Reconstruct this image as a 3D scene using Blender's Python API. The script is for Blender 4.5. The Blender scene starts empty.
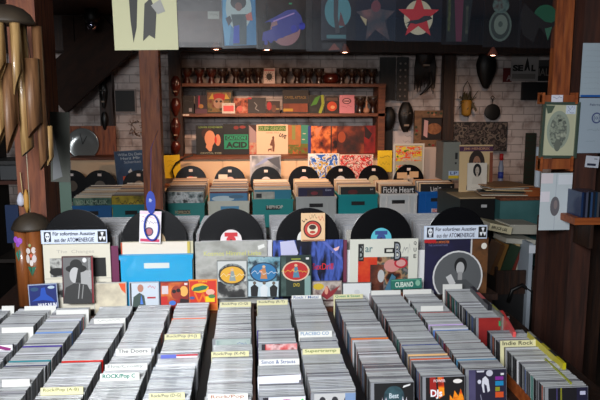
import bpy, math, random
from mathutils import Matrix, Vector
random.seed(7)
C = bpy.context.scene.collection
PI = math.pi
# ------------------------------------------------------------------ camera, world, light, exposure
F = 650.0
TH = math.atan(100 / F); PSI = math.atan(50 * math.cos(TH) / F)
CAMZ = 1.65
cd = bpy.data.cameras.new('camera'); cam = bpy.data.objects.new('camera', cd); C.objects.link(cam)
cam.location = (0, 0, CAMZ); cam.rotation_euler = (PI / 2 - TH, 0, -PSI)
cd.sensor_width = 36; cd.lens = F / 600 * 36; cd.clip_start = .05
bpy.context.scene.camera = cam
w = bpy.data.worlds.new('world'); bpy.context.scene.world = w; w.use_nodes = True
w.node_tree.nodes['Background'].inputs[0].default_value = (.55, .65, .8, 1)
w.node_tree.nodes['Background'].inputs[1].default_value = .12
vs = bpy.context.scene.view_settings
vs.view_transform = 'Standard'; vs.look = 'None'; vs.gamma = 1; vs.exposure = 0.0; vs.use_curve_mapping = False

def area(name, loc, target, sx, sy, power, col, spread=PI):
    l = bpy.data.lights.new(name, 'AREA'); l.shape = 'RECTANGLE'; l.size = sx; l.size_y = sy
    l.energy = power; l.color = col; l.spread = spread
    o = bpy.data.objects.new(name, l); C.objects.link(o); o.location = loc
    o.rotation_euler = (Vector(target) - Vector(loc)).to_track_quat('-Z', 'Y').to_euler()
    return o
area('daylight_shopfront', (-.8, -.6, 2.3), (-.4, 2.9, .9), 1.4, .8, 104, (.95, .97, 1.0), math.radians(115))

def lin(c): return tuple((x / 12.92 if x <= .04045 else ((x + .055) / 1.055) ** 2.4) for x in c)
# ------------------------------------------------------------------ materials
MC = {}
def mat(col, rough=.6, metal=0, emit=0, coat=0, alpha=1, bump=0, bscale=60):
    k = (tuple(col), rough, metal, emit, coat, alpha, bump, bscale)
    if k in MC: return MC[k]
    m = bpy.data.materials.new('mat_%d' % len(MC)); m.use_nodes = True; nt = m.node_tree
    b = nt.nodes['Principled BSDF']
    b.inputs['Base Color'].default_value = (*lin(col), 1)
    b.inputs['Roughness'].default_value = rough; b.inputs['Metallic'].default_value = metal
    b.inputs['Coat Weight'].default_value = coat; b.inputs['Alpha'].default_value = alpha
    if emit:
        b.inputs['Emission Color'].default_value = (*lin(col), 1); b.inputs['Emission Strength'].default_value = emit
    if bump:
        n = nt.nodes.new('ShaderNodeTexNoise'); n.inputs['Scale'].default_value = bscale; n.inputs['Detail'].default_value = 4
        tc = nt.nodes.new('ShaderNodeTexCoord'); nt.links.new(tc.outputs['Object'], n.inputs['Vector'])
        bp = nt.nodes.new('ShaderNodeBump'); bp.inputs['Strength'].default_value = bump; bp.inputs['Distance'].default_value = .01
        nt.links.new(n.outputs['Fac'], bp.inputs['Height']); nt.links.new(bp.outputs[0], b.inputs['Normal'])
    MC[k] = m; return m
def noisemat(cols, scale=8, stretch=(1, 1, 1), rough=.6, detail=4, hard=False, bump=0, dist=0, coat=0):
    k = ('n', tuple(cols), scale, stretch, rough, detail, hard, bump, dist, coat)
    if k in MC: return MC[k]
    m = bpy.data.materials.new('pattern_%d' % len(MC)); m.use_nodes = True; nt = m.node_tree
    b = nt.nodes['Principled BSDF']; b.inputs['Roughness'].default_value = rough; b.inputs['Coat Weight'].default_value = coat
    tc = nt.nodes.new('ShaderNodeTexCoord'); mp = nt.nodes.new('ShaderNodeMapping')
    mp.inputs['Scale'].default_value = stretch; mp.inputs['Location'].default_value = (len(MC) * .37, len(MC) * .21, 1.3)
    n = nt.nodes.new('ShaderNodeTexNoise'); n.inputs['Scale'].default_value = scale; n.inputs['Detail'].default_value = detail
    n.inputs['Distortion'].default_value = dist
    r = nt.nodes.new('ShaderNodeValToRGB'); e = r.color_ramp; e.interpolation = 'CONSTANT' if hard else 'LINEAR'
    N = len(cols)
    while len(e.elements) < N: e.elements.new(.5)
    for i, c in enumerate(cols):
        e.elements[i].position = .33 + .34 * i / max(1, N - 1) if not hard else .3 + .4 * i / N
        e.elements[i].color = (*lin(c), 1)
    L = nt.links.new
    L(tc.outputs['Object'], mp.inputs[0]); L(mp.outputs[0], n.inputs['Vector']); L(n.outputs['Fac'], r.inputs[0]); L(r.outputs[0], b.inputs['Base Color'])
    if bump:
        bp = nt.nodes.new('ShaderNodeBump'); bp.inputs['Strength'].default_value = bump; bp.inputs['Distance'].default_value = .008
        L(n.outputs['Fac'], bp.inputs['Height']); L(bp.outputs[0], b.inputs['Normal'])
    MC[k] = m; return m
def brickmat():
    m = bpy.data.materials.new('whitewashed_brick'); m.use_nodes = True; nt = m.node_tree; L = nt.links.new
    b = nt.nodes['Principled BSDF']; b.inputs['Roughness'].default_value = .85
    tc = nt.nodes.new('ShaderNodeTexCoord'); mp = nt.nodes.new('ShaderNodeMapping'); mp.inputs['Rotation'].default_value = (PI / 2, 0, 0)
    br = nt.nodes.new('ShaderNodeTexBrick'); br.inputs['Scale'].default_value = 1; br.inputs['Brick Width'].default_value = .25
    br.inputs['Row Height'].default_value = .083; br.inputs['Mortar Size'].default_value = .006; br.inputs['Mortar Smooth'].default_value = .6
    br.inputs['Color1'].default_value = (*lin((.80, .75, .73)), 1); br.inputs['Color2'].default_value = (*lin((.76, .71, .69)), 1)
    br.inputs['Mortar'].default_value = (*lin((.62, .58, .56)), 1); br.offset = .5
    n = nt.nodes.new('ShaderNodeTexNoise'); n.inputs['Scale'].default_value = 7; n.inputs['Detail'].default_value = 6; br.inputs['Mortar Smooth'].default_value = .9
    r = nt.nodes.new('ShaderNodeValToRGB'); r.color_ramp.elements[0].position = .38; r.color_ramp.elements[0].color = (.62, .57, .55, 1)
    r.color_ramp.elements[1].position = .52
    mx = nt.nodes.new('ShaderNodeMix'); mx.data_type = 'RGBA'; mx.blend_type = 'MULTIPLY'; mx.inputs[0].default_value = 1
    L(tc.outputs['Object'], mp.inputs[0]); L(mp.outputs[0], br.inputs['Vector']); L(tc.outputs['Object'], n.inputs['Vector']); L(n.outputs['Fac'], r.inputs[0])
    L(br.outputs['Color'], mx.inputs[6]); L(r.outputs[0], mx.inputs[7]); L(mx.outputs[2], b.inputs['Base Color'])
    bp = nt.nodes.new('ShaderNodeBump'); bp.inputs['Strength'].default_value = .6; bp.inputs['Distance'].default_value = .01; bp.invert = True
    L(br.outputs['Fac'], bp.inputs['Height']); L(bp.outputs[0], b.inputs['Normal'])
    return m
def plasticmat(tint, a=.35, rough=.15):
    k = ('pl', tint, a, rough)
    if k in MC: return MC[k]
    m = bpy.data.materials.new('clear_plastic_%d' % len(MC)); m.use_nodes = True; nt = m.node_tree; L = nt.links.new
    b = nt.nodes['Principled BSDF']; b.inputs['Base Color'].default_value = (*lin(tint), 1); b.inputs['Roughness'].default_value = rough
    b.inputs['Alpha'].default_value = a
    n = nt.nodes.new('ShaderNodeTexNoise'); n.inputs['Scale'].default_value = 9; n.inputs['Detail'].default_value = 2
    tc = nt.nodes.new('ShaderNodeTexCoord'); L(tc.outputs['Object'], n.inputs['Vector'])
    bp = nt.nodes.new('ShaderNodeBump'); bp.inputs['Strength'].default_value = .15; bp.inputs['Distance'].default_value = .01
    L(n.outputs['Fac'], bp.inputs['Height']); L(bp.outputs[0], b.inputs['Normal'])
    MC[k] = m; return m
def vinylmat():
    m = bpy.data.materials.new('black_vinyl'); m.use_nodes = True; nt = m.node_tree; L = nt.links.new
    b = nt.nodes['Principled BSDF']; b.inputs['Base Color'].default_value = (.004, .004, .005, 1); b.inputs['Roughness'].default_value = .24; b.inputs['Specular IOR Level'].default_value = .45
    return m
    tc = nt.nodes.new('ShaderNodeTexCoord'); wv = nt.nodes.new('ShaderNodeTexWave'); wv.wave_type = 'RINGS'; wv.rings_direction = 'Y'
    wv.inputs['Scale'].default_value = 22; wv.inputs['Distortion'].default_value = 0
    bp = nt.nodes.new('ShaderNodeBump'); bp.inputs['Strength'].default_value = .12; bp.inputs['Distance'].default_value = .004
    L(tc.outputs['Object'], wv.inputs['Vector']); L(wv.outputs['Fac'], bp.inputs['Height']); L(bp.outputs[0], b.inputs['Normal'])
    return m
BRICK = brickmat(); VINYL = vinylmat()
WOODD = noisemat(((.11, .06, .035), (.17, .09, .05), (.21, .12, .065)), 5, (12, 12, 1), .6, bump=.3)
WOODPOST = noisemat(((.30, .15, .10), (.42, .22, .14), (.50, .28, .17), (.36, .19, .12)), 4, (7, 7, .8), .7, bump=.5)
WOODR = noisemat(((.40, .19, .09), (.55, .28, .13), (.62, .34, .16)), 6, (8, 8, 1), .55, bump=.3)
WOODX = noisemat(((.50, .24, .11), (.66, .35, .16)), 6, (1, 10, 10), .5, bump=.2)
WOODT = noisemat(((.34, .18, .11), (.5, .28, .17)), 6, (10, 1, 10), .55, bump=.2)
BAMBOO = noisemat(((.44, .32, .18), (.68, .55, .36), (.54, .40, .24)), 5, (10, 10, .6), .4, bump=.2, coat=.3)
BAMBOO_D = noisemat(((.34, .22, .13), (.48, .34, .22), (.29, .18, .11)), 5, (10, 10, .6), .5, bump=.2)
BAMBOO_O = noisemat(((.44, .24, .12), (.58, .34, .17)), 5, (8, 8, .6), .35, coat=.4)
WOODS = noisemat(((.30, .16, .10), (.40, .22, .13), (.46, .26, .15)), 6, (1, 8, 8), .6, bump=.2)
BRACE = noisemat(((.12, .06, .03), (.17, .09, .045)), 5, (2, 2, 6), .9)
DARK = mat((.07, .065, .07), .7); BLACK = mat((.03, .03, .03), .5); CREAM = mat((.86, .82, .7), .7); WHITE = mat((.9, .9, .9), .6)
# ------------------------------------------------------------------ pixel of the 600x400 photo -> point in the room
FW = Vector((math.sin(PSI) * math.cos(TH), math.cos(PSI) * math.cos(TH), -math.sin(TH)))
RT = Vector((math.cos(PSI), -math.sin(PSI), 0)); UP = RT.cross(FW)
def ray(px, py): return FW + RT * ((px - 300) / F) + UP * ((200 - py) / F)
def W(px, py, Y):
    d = ray(px, py); t = Y / d.y; return d.x * t, CAMZ + d.z * t
def G(px, py, z):
    d = ray(px, py); t = (z - CAMZ) / d.z; return d.x * t, d.y * t
# ------------------------------------------------------------------ mesh builder
class MB:
    def __init__(s): s.v = []; s.f = []; s.m = []; s.mats = []; s.sm = []
    def mi(s, m):
        if isinstance(m, tuple): m = mat(m)
        if m not in s.mats: s.mats.append(m)
        return s.mats.index(m)
    def add(s, vs, fs, m, T=None, smooth=False):
        o = len(s.v); i = s.mi(m)
        for p in vs:
            p = Vector(p)
            s.v.append(tuple(T @ p) if T else tuple(p))
        for f in fs: s.f.append([a + o for a in f]); s.m.append(i); s.sm.append(smooth)
        return s
    def box(s, x0, x1, y0, y1, z0, z1, m, T=None):
        vs = [(x, y, z) for z in (z0, z1) for y in (y0, y1) for x in (x0, x1)]
        return s.add(vs, [(0, 2, 3, 1), (4, 5, 7, 6), (0, 1, 5, 4), (2, 6, 7, 3), (0, 4, 6, 2), (1, 3, 7, 5)], m, T)
    def lathe(s, prof, m, n=24, T=None, smooth=True):   # prof: (r, z) bottom to top, axis z
        vs = []; fs = []
        for r, z in prof:
            for k in range(n): a = 2 * PI * k / n; vs.append((r * math.cos(a), r * math.sin(a), z))
        for i in range(len(prof) - 1):
            for k in range(n):
                fs.append((i * n + k, i * n + (k + 1) % n, (i + 1) * n + (k + 1) % n, (i + 1) * n + k))
        fs.append(tuple(range(n))[::-1]); fs.append(tuple(range((len(prof) - 1) * n, len(prof) * n)))
        return s.add(vs, fs, m, T, smooth)
    def tube(s, pts, r, m, n=8, smooth=True):
        vs = []; fs = []; P = [Vector(p) for p in pts]
        for i, p in enumerate(P):
            d = (P[min(i + 1, len(P) - 1)] - P[max(i - 1, 0)]).normalized()
            a = d.orthogonal().normalized() if abs(d.y) < .9 else d.cross(Vector((1, 0, 0))).normalized()
            ref = Vector((0, 1, 0)) if abs(d.y) < .9 else Vector((1, 0, 0))
            a = d.cross(ref).normalized(); b = d.cross(a)
            rr = r[i] if isinstance(r, (list, tuple)) else r
            for k in range(n):
                t = 2 * PI * k / n; vs.append(p + a * (rr * math.cos(t)) + b * (rr * math.sin(t)))
        for i in range(len(P) - 1):
            for k in range(n): fs.append((i * n + k, i * n + (k + 1) % n, (i + 1) * n + (k + 1) % n, (i + 1) * n + k))
        fs.append(tuple(range(n))[::-1]); fs.append(tuple(range((len(P) - 1) * n, len(P) * n)))
        return s.add(vs, fs, m, None, smooth)
    def prism(s, poly, y0, y1, m, T=None):              # outline in x,z, extruded along y
        n = len(poly); vs = [(x, y0, z) for x, z in poly] + [(x, y1, z) for x, z in poly]
        fs = [tuple(range(n)), tuple(range(n, 2 * n))[::-1]] + [(i, i + n, (i + 1) % n + n, (i + 1) % n) for i in range(n)]
        return s.add(vs, fs, m, T)
    def mesh(s, name):
        me = bpy.data.meshes.new(name); me.from_pydata(s.v, [], s.f)
        for m in s.mats: me.materials.append(m)
        me.polygons.foreach_set('material_index', s.m); me.polygons.foreach_set('use_smooth', s.sm); me.update()
        return me
    def build(s, name, parent=None, loc=(0, 0, 0), rot=(0, 0, 0)):
        o = bpy.data.objects.new(name, s.mesh(name)); C.objects.link(o); o.location = loc; o.rotation_euler = rot
        if parent: o.parent = parent
        return o
def tag(o, label, cat, group=None, kind=None):
    if label: o['label'] = label
    if cat: o['category'] = cat
    if group: o['group'] = group
    if kind: o['kind'] = kind
    return o
def vmap(art, a, b):
    """squeeze art in v: v -> a + b * v"""
    out = []
    for t in art:
        t = list(t); k = t[0]
        if k in 'rx': t[2] = a + b * t[2]; t[4] = a + b * t[4]
        elif k == 'e': t[2] = a + b * t[2]; t[4] *= b
        elif k in 'pl': t[1] = [(u, a + b * v) for u, v in t[1]]
        elif k == 't': t[3] = a + b * t[3]; t[5] = a + b * t[5]
        out.append(tuple(t))
    return out
def thing(name, label, cat, loc=(0, 0, 0), rot=(0, 0, 0), group=None):
    o = bpy.data.objects.new(name, None); o.empty_display_size = .05; C.objects.link(o); o.location = loc; o.rotation_euler = rot
    return tag(o, label, cat, group)
def struct(name, mb, loc=(0, 0, 0), rot=(0, 0, 0)):
    o = mb.build(name, None, loc, rot); o['kind'] = 'structure'; return o
def dup(root, loc, rot=None, label=None, group=None):
    r = root.copy(); C.objects.link(r); r.location = loc
    if rot is not None: r.rotation_euler = rot
    if label: r['label'] = label
    if group: r['group'] = group
    for ch in root.children:
        c = ch.copy(); C.objects.link(c); c.parent = r
        for g in ch.children:
            d = g.copy(); C.objects.link(d); d.parent = c
    return r
# ------------------------------------------------------------------ text and printed fronts
TX = {}
def textgeo(s, bold=0, shear=0):
    k = (s, bold, shear)
    if k in TX: return TX[k]
    cu = bpy.data.curves.new('t', 'FONT'); cu.body = s; cu.offset = bold; cu.shear = shear; cu.resolution_u = 3
    o = bpy.data.objects.new('t', cu); C.objects.link(o)
    dg = bpy.context.evaluated_depsgraph_get(); e = o.evaluated_get(dg); me = e.to_mesh()
    vs = [(v.co.x, v.co.y) for v in me.vertices]; fs = [tuple(p.vertices) for p in me.polygons]
    e.to_mesh_clear(); bpy.data.objects.remove(o); bpy.data.curves.remove(cu)
    x0 = min(v[0] for v in vs); x1 = max(v[0] for v in vs); y0 = min(v[1] for v in vs); y1 = max(v[1] for v in vs)
    TX[k] = ([((x - x0) / (x1 - x0), (y - y0) / (y1 - y0)) for x, y in vs], fs); return TX[k]
def draw(mb, w, h, art, y=0.0, step=.0003):
    """art in unit coordinates (u right, v up) on a panel w x h whose origin is its bottom centre; front faces -y"""
    k = 1
    def P(u, v): return ((u - .5) * w, y - k * step, v * h)
    for a in art:
        t = a[0]
        if t == 'r': mb.add([P(a[1], a[2]), P(a[3], a[2]), P(a[3], a[4]), P(a[1], a[4])], [(0, 1, 2, 3)], a[5])
        elif t == 'e':
            n = 28; mb.add([P(a[1] + a[3] * math.cos(2 * PI * i / n), a[2] + a[4] * math.sin(2 * PI * i / n)) for i in range(n)], [tuple(range(n))], a[5])
        elif t == 'p': mb.add([P(u, v) for u, v in a[1]], [tuple(range(len(a[1])))], a[2])
        elif t == 'l':                                     # stroke along points
            pts = a[1]; th = a[2]
            for i in range(len(pts) - 1):
                d = Vector((pts[i + 1][0] - pts[i][0], pts[i + 1][1] - pts[i][1])); 
                if d.length < 1e-6: continue
                n = Vector((-d.y, d.x)).normalized() * th / 2
                mb.add([P(pts[i][0] - n.x, pts[i][1] - n.y), P(pts[i + 1][0] - n.x, pts[i + 1][1] - n.y), P(pts[i + 1][0] + n.x, pts[i + 1][1] + n.y), P(pts[i][0] + n.x, pts[i][1] + n.y)], [(0, 1, 2, 3)], a[3])
        elif t == 'x':                                     # unreadable handwriting
            rnd = random.Random(int(a[1] * 997 + a[4] * 31)); n = int(a[6]) if len(a) > 6 else 14
            pts = [(a[1] + (a[3] - a[1]) * (i + rnd.uniform(-.3, .3)) / n, rnd.uniform(a[2], a[4])) for i in range(n + 1)]
            for i in range(n):
                p, q = pts[i], pts[i + 1]; th = (a[4] - a[2]) * .12
                mb.add([P(p[0], p[1]), P(q[0], q[1]), P(q[0], q[1] + th), P(p[0], p[1] + th)], [(0, 1, 2, 3)], a[5])
        elif t == 't':
            bold = a[7] if len(a) > 7 else .012; rot = a[8] if len(a) > 8 else 0
            vs, fs = textgeo(a[1], bold); cx = (a[2] + a[4]) / 2; cy = (a[3] + a[5]) / 2; out = []
            for x, yy in vs:
                du = (x - .5) * (a[4] - a[2]) * w; dv = (yy - .5) * (a[5] - a[3]) * h
                ru = du * math.cos(rot) - dv * math.sin(rot); rv = du * math.sin(rot) + dv * math.cos(rot)
                out.append(P(cx + ru / w, cy + rv / h))
            mb.add(out, fs, a[6])
        k += 1
def panel(name, label, cat, loc, w, h, art, th=.004, base=(.85, .82, .75), rot=(0, 0, 0), group=None, body='sleeve', print_name='cover_print', parent=None, rough=.5):
    r = thing(name, label, cat, loc, rot, group)
    MB().box(-w / 2, w / 2, 0, th, 0, h, base if not isinstance(base, tuple) else mat(base, rough)).build(body, r)
    if art:
        m = MB(); draw(m, w, h, [('r', 0, 0, 1, 1, base)] + list(art)); m.build(print_name, r)
    return r
def flat(name, label, cat, px, Y, art, th=.004, base=(.85, .82, .75), lean=0, rz=0, ry=0, z0=None, **k):
    x0, y0, x1, y1 = px
    X0, Z1 = W(x0, (y0 + y1) / 2, Y)[0], W((x0 + x1) / 2, y0, Y)[1]
    X1, Z0 = W(x1, (y0 + y1) / 2, Y)[0], W((x0 + x1) / 2, y1, Y)[1]
    if z0 is not None: Z0 = z0
    h = (Z1 - Z0) / math.cos(lean)
    return panel(name, label, cat, ((X0 + X1) / 2, Y, Z0), X1 - X0, h, art, th, base, (-lean, ry, rz), **k)
def portrait(hair, skin, cloth, cx=.5, top=.85, s=1):
    return [('p', [(cx - .32 * s, top - .85 * s), (cx - .26 * s, top - .55 * s), (cx, top - .45 * s), (cx + .26 * s, top - .55 * s), (cx + .32 * s, top - .85 * s)], cloth),
            ('e', cx, top - .25 * s, .25 * s, .28 * s, hair), ('p', [(cx - .06 * s, top - .55 * s), (cx + .06 * s, top - .55 * s), (cx + .06 * s, top - .35 * s), (cx - .06 * s, top - .35 * s)], skin),
            ('e', cx, top - .27 * s, .12 * s, .17 * s, skin), ('e', cx - .05 * s, top - .24 * s, .02 * s, .012 * s, hair), ('e', cx + .05 * s, top - .24 * s, .02 * s, .012 * s, hair),
            ('e', cx, top - .36 * s, .035 * s, .012 * s, hair)]
def disc(name, label, loc, r=.15, lab=(.9, .86, .85), lab2=None, group=None, rot=(0, 0, 0), art=()):
    """a record standing on edge: loc is its centre"""
    T = Matrix.Rotation(PI / 2, 4, 'X')
    root = thing(name, label, 'record', loc, rot, group)
    k = r / .15
    vd = MB().lathe([(.050 * k, -.0008), (.148 * k, -.0011), (r, -.0004), (r, .0004), (.148 * k, .0011), (.050 * k, .0008)], VINYL, 72, T, False); vd = vd.build('vinyl_disc', root)
    m = MB().lathe([(.05 * k, -.0012), (.05 * k, .0012)], lab, 36, T, False)
    if lab2: draw(m, .1 * k, .1 * k, [('e', .5, 0, .22, .22, lab2), ('r', .2, .17, .8, .36, lab2)], y=-.0014)
    draw(m, .1 * k, .1 * k, [('e', .5, 0, .045, .045, BLACK)], y=-.0026)
    m.build('record_label', root)
    if art:
        q = MB(); draw(q, .05, .03, art, y=-.004); q.build('price_sticker', vd, (0, 0, .09 * k))
    return root

# ================================================================== STRUCTURE
CEIL = 2.45
struct('floor', MB().box(-3.2, 3.9, -1.6, 7.1, -.1, 0, noisemat(((.13, .1, .08), (.2, .16, .13)), 4, (1, 1, 1), .7)))
struct('ceiling', MB().box(-3.2, 3.9, -1.6, 7.1, CEIL, CEIL + .1, WOODD))
struct('wall_back', MB().box(-3.2, 3.9, 7.0, 7.15, 0, CEIL, BRICK))
struct('wall_left', MB().box(-3.35, -3.2, -1.6, 7.15, 0, CEIL, noisemat(((.16, .12, .1), (.22, .17, .14)), 3)))
struct('wall_right', MB().box(3.9, 4.05, -1.6, 7.15, 0, CEIL, noisemat(((.16, .13, .12), (.2, .16, .14)), 3)))
m = MB(); m.box(-3.2, -1.7, -1.7, -1.6, 0, CEIL, DARK); m.box(1.2, 3.9, -1.7, -1.6, 0, CEIL, DARK); m.box(-1.7, 1.2, -1.7, -1.6, 2.25, CEIL, DARK)
struct('wall_front', m)
# timber frame of the room
struct('trim_1', MB().box(-3.2, 3.9, 6.55, 6.78, 2.12, CEIL, WOODD))                       # dark tie beam before the back wall
def post(n, X, Y, sx, sy, m, rz=0, z1=CEIL, z0=0):
    return struct(n, MB().box(-sx / 2, sx / 2, -sy / 2, sy / 2, 0, z1 - z0, m), (X, Y, z0), (0, 0, rz))
post('trim_2', -1.035, 3.28, .125, .33, WOODPOST, math.radians(2))
post('trim_3', W(151, 130, 4.8)[0], 4.87, .135, .135, WOODR)  # orange wood colour carries the warm lamplight on this post
post('trim_4', W(176, 100, 6.6)[0], 6.6, .12, .12, WOODD, 0, 2.12)
post('trim_5', W(448, 100, 6.9)[0], 6.92, .12, .12, WOODD, 0, 2.12)
post('trim_6', W(105, 100, 6.8)[0], 6.9, .13, .12, WOODD, 0, 2.12)
post('trim_7', 1.7125, 3.33, .115, .26, noisemat(((.17, .09, .065), (.25, .13, .09), (.3, .16, .105)), 4, (7, 7, .8), .8, bump=.5))  # shade on the post put into its darkened wood colour
post('trim_12', W(562.5, 70, 3.26)[0], 3.29, .092, .05, WOODR, 0, CEIL, 1.60)  # lit look of the upper timber painted as brighter orange wood
post('trim_8', 1.90, 3.5, .15, .16, WOODD, 0)
# diagonal brace in the upper left
def brace(n, a, b, Y, th, dep, m):
    ax, az = W(*a, Y); bx, bz = W(*b, Y); L = math.hypot(bx - ax, bz - az); ang = math.atan2(bz - az, bx - ax)
    return struct(n, MB().box(0, L, 0, dep, 0, th, m), (ax, Y, az), (0, -ang, 0))
brace('trim_9', (66, 113), (134, 50), 6.4, .42, .1, BRACE)
x0, z1 = W(61, 5, 6.5); x1, z0 = W(112, 66, 6.5)
m = MB()
for i in range(4): m.box(x0 + (x1 - x0) * i / 4, x0 + (x1 - x0) * (i + 1) / 4 - .008, 6.5, 6.52, z0, min(z1, CEIL - .01), BRACE)
struct('trim_10', m)
# ================================================================== COUNTERS
def table(name, label, x0, x1, y0, y1, z, top, legm, th=.03, rz=0):
    r = thing(name, label, 'table', ((x0 + x1) / 2, (y0 + y1) / 2, 0), (0, 0, rz)); a = (x1 - x0) / 2; b = (y1 - y0) / 2
    MB().box(-a, a, -b, b, z - th, z, top).build('tabletop', r)
    for sx in (-1, 1):
        for sy in (-1, 1):
            MB().box(-.03, .03, -.03, .03, 0, z - th, legm).build('leg', r, (sx * (a - .05), sy * (b - .05), 0))
    return r
ZB = .622; ZB0 = .62                                                                                      # what the CD cases stand on
table('display_table', 'dark low wooden table in front carrying the columns of CD cases', -1.4, 1.25, 1.62, 2.99, ZB - .002, WOODD, WOODD)
table('display_table', 'wooden table behind the CDs carrying the front LP row', -1.22, 1.2, 2.965, 3.56, .70, WOODD, WOODD, rz=.052)
tag(MB().box(-1.15, .5, -.016, .016, ZB0, .688, WOODT).build('ledge_board', None, (0, 2.902, 0), (0, 0, .052)), 'narrow wooden ledge board between the CD columns and the front LP row', 'board')
table('display_table', 'wooden table along the back carrying the plastic record crates', -1.72, 1.92, 5.2, 6.28, .565, WOODD, WOODD)
# back counter with cream front boards, LPs stand on it
m = thing('back_counter', 'cream fronted counter below the wall shelves, records lean against it', 'counter', (0, 6.5, 0))
xa = W(70, 165, 6.45)[0]; xb = W(442, 165, 6.45)[0]
MB().box(xa, xb, -.04, .38, 1.07, 1.095, WOODS).build('counter_top', m)
for i in range(5):
    MB().box(xa + (xb - xa) * i / 5 + .002, xa + (xb - xa) * (i + 1) / 5 - .002, -.02, 0, 0, 1.07, noisemat(((.84, .72, .58), (.78, .66, .53)), 3)).build('front_panel', m)
# ================================================================== CD CASES
CW, CT, CH = .142, .0102, .125
def cd_mesh(spine, edge, inner, lid=(.64, .65, .655), notch=True):
    m = MB(); e = mat(edge, .22, coat=.3); l = mat(lid, .15, coat=.5)
    m.box(-CW / 2, CW / 2, 0, .0028, 0, CH, l)                       # lid
    m.box(-CW / 2 + .004, CW / 2 - .003, .0028, .0042, .001, CH - .0016, mat(inner, .6))
    m.box(-CW / 2, CW / 2, .0042, CT - .001, 0, CH - .0008, e)           # tray
    m.box(-CW / 2 - .0004, -CW / 2 + .001, .0006, CT - .0014, .002, CH - .002, mat(spine, .45))
    if notch: m.box(-.02, .02, .0035, .0062, CH - .002, CH - .0003, mat((.12, .12, .13), .5))
    return m
CDV = [('clear', cd_mesh((.12, .12, .13), (.62, .63, .63), (.38, .4, .42)), 26), ('pale grey', cd_mesh((.28, .28, .29), (.68, .69, .69), (.6, .75, .76)), 22),
       ('mid grey', cd_mesh((.07, .07, .08), (.52, .53, .54), (.22, .25, .26), (.66, .67, .68)), 20), ('smoky', cd_mesh((.08, .08, .09), (.38, .39, .4), (.1, .1, .1), (.5, .5, .52), False), 9),
       ('white-edged', cd_mesh((.66, .66, .66), (.74, .75, .76), (.8, .9, .9), (.75, .76, .78), False), 8), ('dark-edged', cd_mesh((.05, .05, .06), (.16, .16, .17), (.04, .04, .05), (.4, .4, .42), False), 4),
       ('blue-grey', cd_mesh((.2, .3, .5), (.52, .55, .62), (.25, .35, .55)), 5), ('warm grey', cd_mesh((.6, .3, .22), (.6, .57, .55), (.55, .4, .35)), 5),
       ('green-spined', cd_mesh((.1, .45, .4), (.5, .52, .52), (.2, .4, .35)), 2), ('brown-edged', cd_mesh((.42, .26, .16), (.5, .46, .42), (.45, .3, .2), notch=False), 2)]
CDM = [(n, m, m.mesh('cd_case'), wt) for n, m, wt in CDV]
SPEC = {}
def special(col):
    if col not in SPEC: SPEC[col] = cd_mesh(col, col, col, col, False).mesh('cd_case')
    return SPEC[col]
COLS = [  # X left edge, near Y, far Y, wording
    (-1.187, 2.30, 2.815, 'far left'), (-1.02, 1.98, 2.815, 'second from left'), (-.853, 1.84, 2.815, 'third from left'), (-.668, 1.81, 2.825, 'fourth from left'),
    (-.502, 1.80, 2.825, 'fifth from left'), (-.337, 1.80, 2.84, 'sixth from left'), (-.148, 1.80, 2.84, 'seventh from left'), (.018, 1.86, 2.86, 'eighth from left'),
    (.178, 1.90, 2.88, 'ninth from left'), (.378, 1.955, 2.87, 'fourth from right'), (.556, 1.985, 2.93, 'third from right'), (.716, 2.03, 2.955, 'second from right'), (.925, 1.885, 2.965, 'rightmost')]
HL = -.13                                                             # cases lean back a little
def ci(px, py):                                                       # which column, and Y, does a photo pixel on the CD tops fall in
    X, Y = G(px, py, .748)
    i = min(range(13), key=lambda k: abs(COLS[k][0] + CW / 2 - X)); return i, Y
blocked = {i: [] for i in range(13)}
def card(px0, px1, py, text, label, col=(.88, .88, .86), ink=(.25, .28, .3), h=.018, rz=0, style='t', w=None):
    """a divider card standing in a column; py = foot line of its visible strip in the photo"""
    i, Y = ci((px0 + px1) / 2, py); X0 = G(px0, py, .75)[0]; X1 = G(px1, py, .75)[0]
    hh = .126 + h
    art = []
    v0 = (hh - h + .001) / hh
    if text: art = [('t', text, .06, v0 + .012, .9, .985, ink, .035 if 'bold' in label else .014)] if style == 't' else [('x', .1, v0 + .015, .85, .98, ink, 18)]
    r = thing('divider_card', label, 'divider', (X0 * .5 + X1 * .5, Y, ZB), (HL, 0, rz))
    MB().box(-(X1 - X0) / 2, (X1 - X0) / 2, 0, .0016, 0, hh, mat(col, .5)).build('card', r)
    if art: q = MB(); draw(q, X1 - X0, hh, art); q.build('lettering', r)
    blocked[i].append((Y - .002, Y + .003)); return r
CR = (.86, .84, .66)
card(0, 12, 311, '', 'blank white divider card at the far left edge of the table', w=.14)
card(23, 54, 311, '', 'blank white divider card in front of the blue-covered CD')
card(55, 87, 315, '', 'blank white divider card below the black and white film case')
card(0, 31, 333, '', 'blank white divider card in second column, near left picture edge')
card(0, 27, 387, '', 'nearest blank white divider card at the left picture edge')
card(93, 124, 324, 'x', 'white divider card with faint pencil writing behind the green-lettered one', style='x')
card(115, 150, 355, 'The Doors', 'white divider card with pencilled band name in fifth column')
card(104, 146, 371, 'Elvis/Crosby', 'white divider card with faint writing just behind the green-lettered card', ink=(.45, .5, .5))
card(99, 138, 382, 'ROCK/Pop C', 'white divider card with bold green handwriting ROCK/Pop C', ink=(.02, .45, .38), h=.023)
card(39, 81, 395, 'Rock/Pop (A-B)', 'yellowish divider card at the near left below the red-edged case', CR, (.35, .38, .2))
card(164, 200, 340, 'Rock/Pop (H-J)', 'cream divider card printed Rock/Pop (H-J)', CR)
card(148, 184, 401, 'Rock/Pop (D-G)', 'cream divider card at the bottom edge printed Rock/Pop (D-G)', CR)
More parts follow.
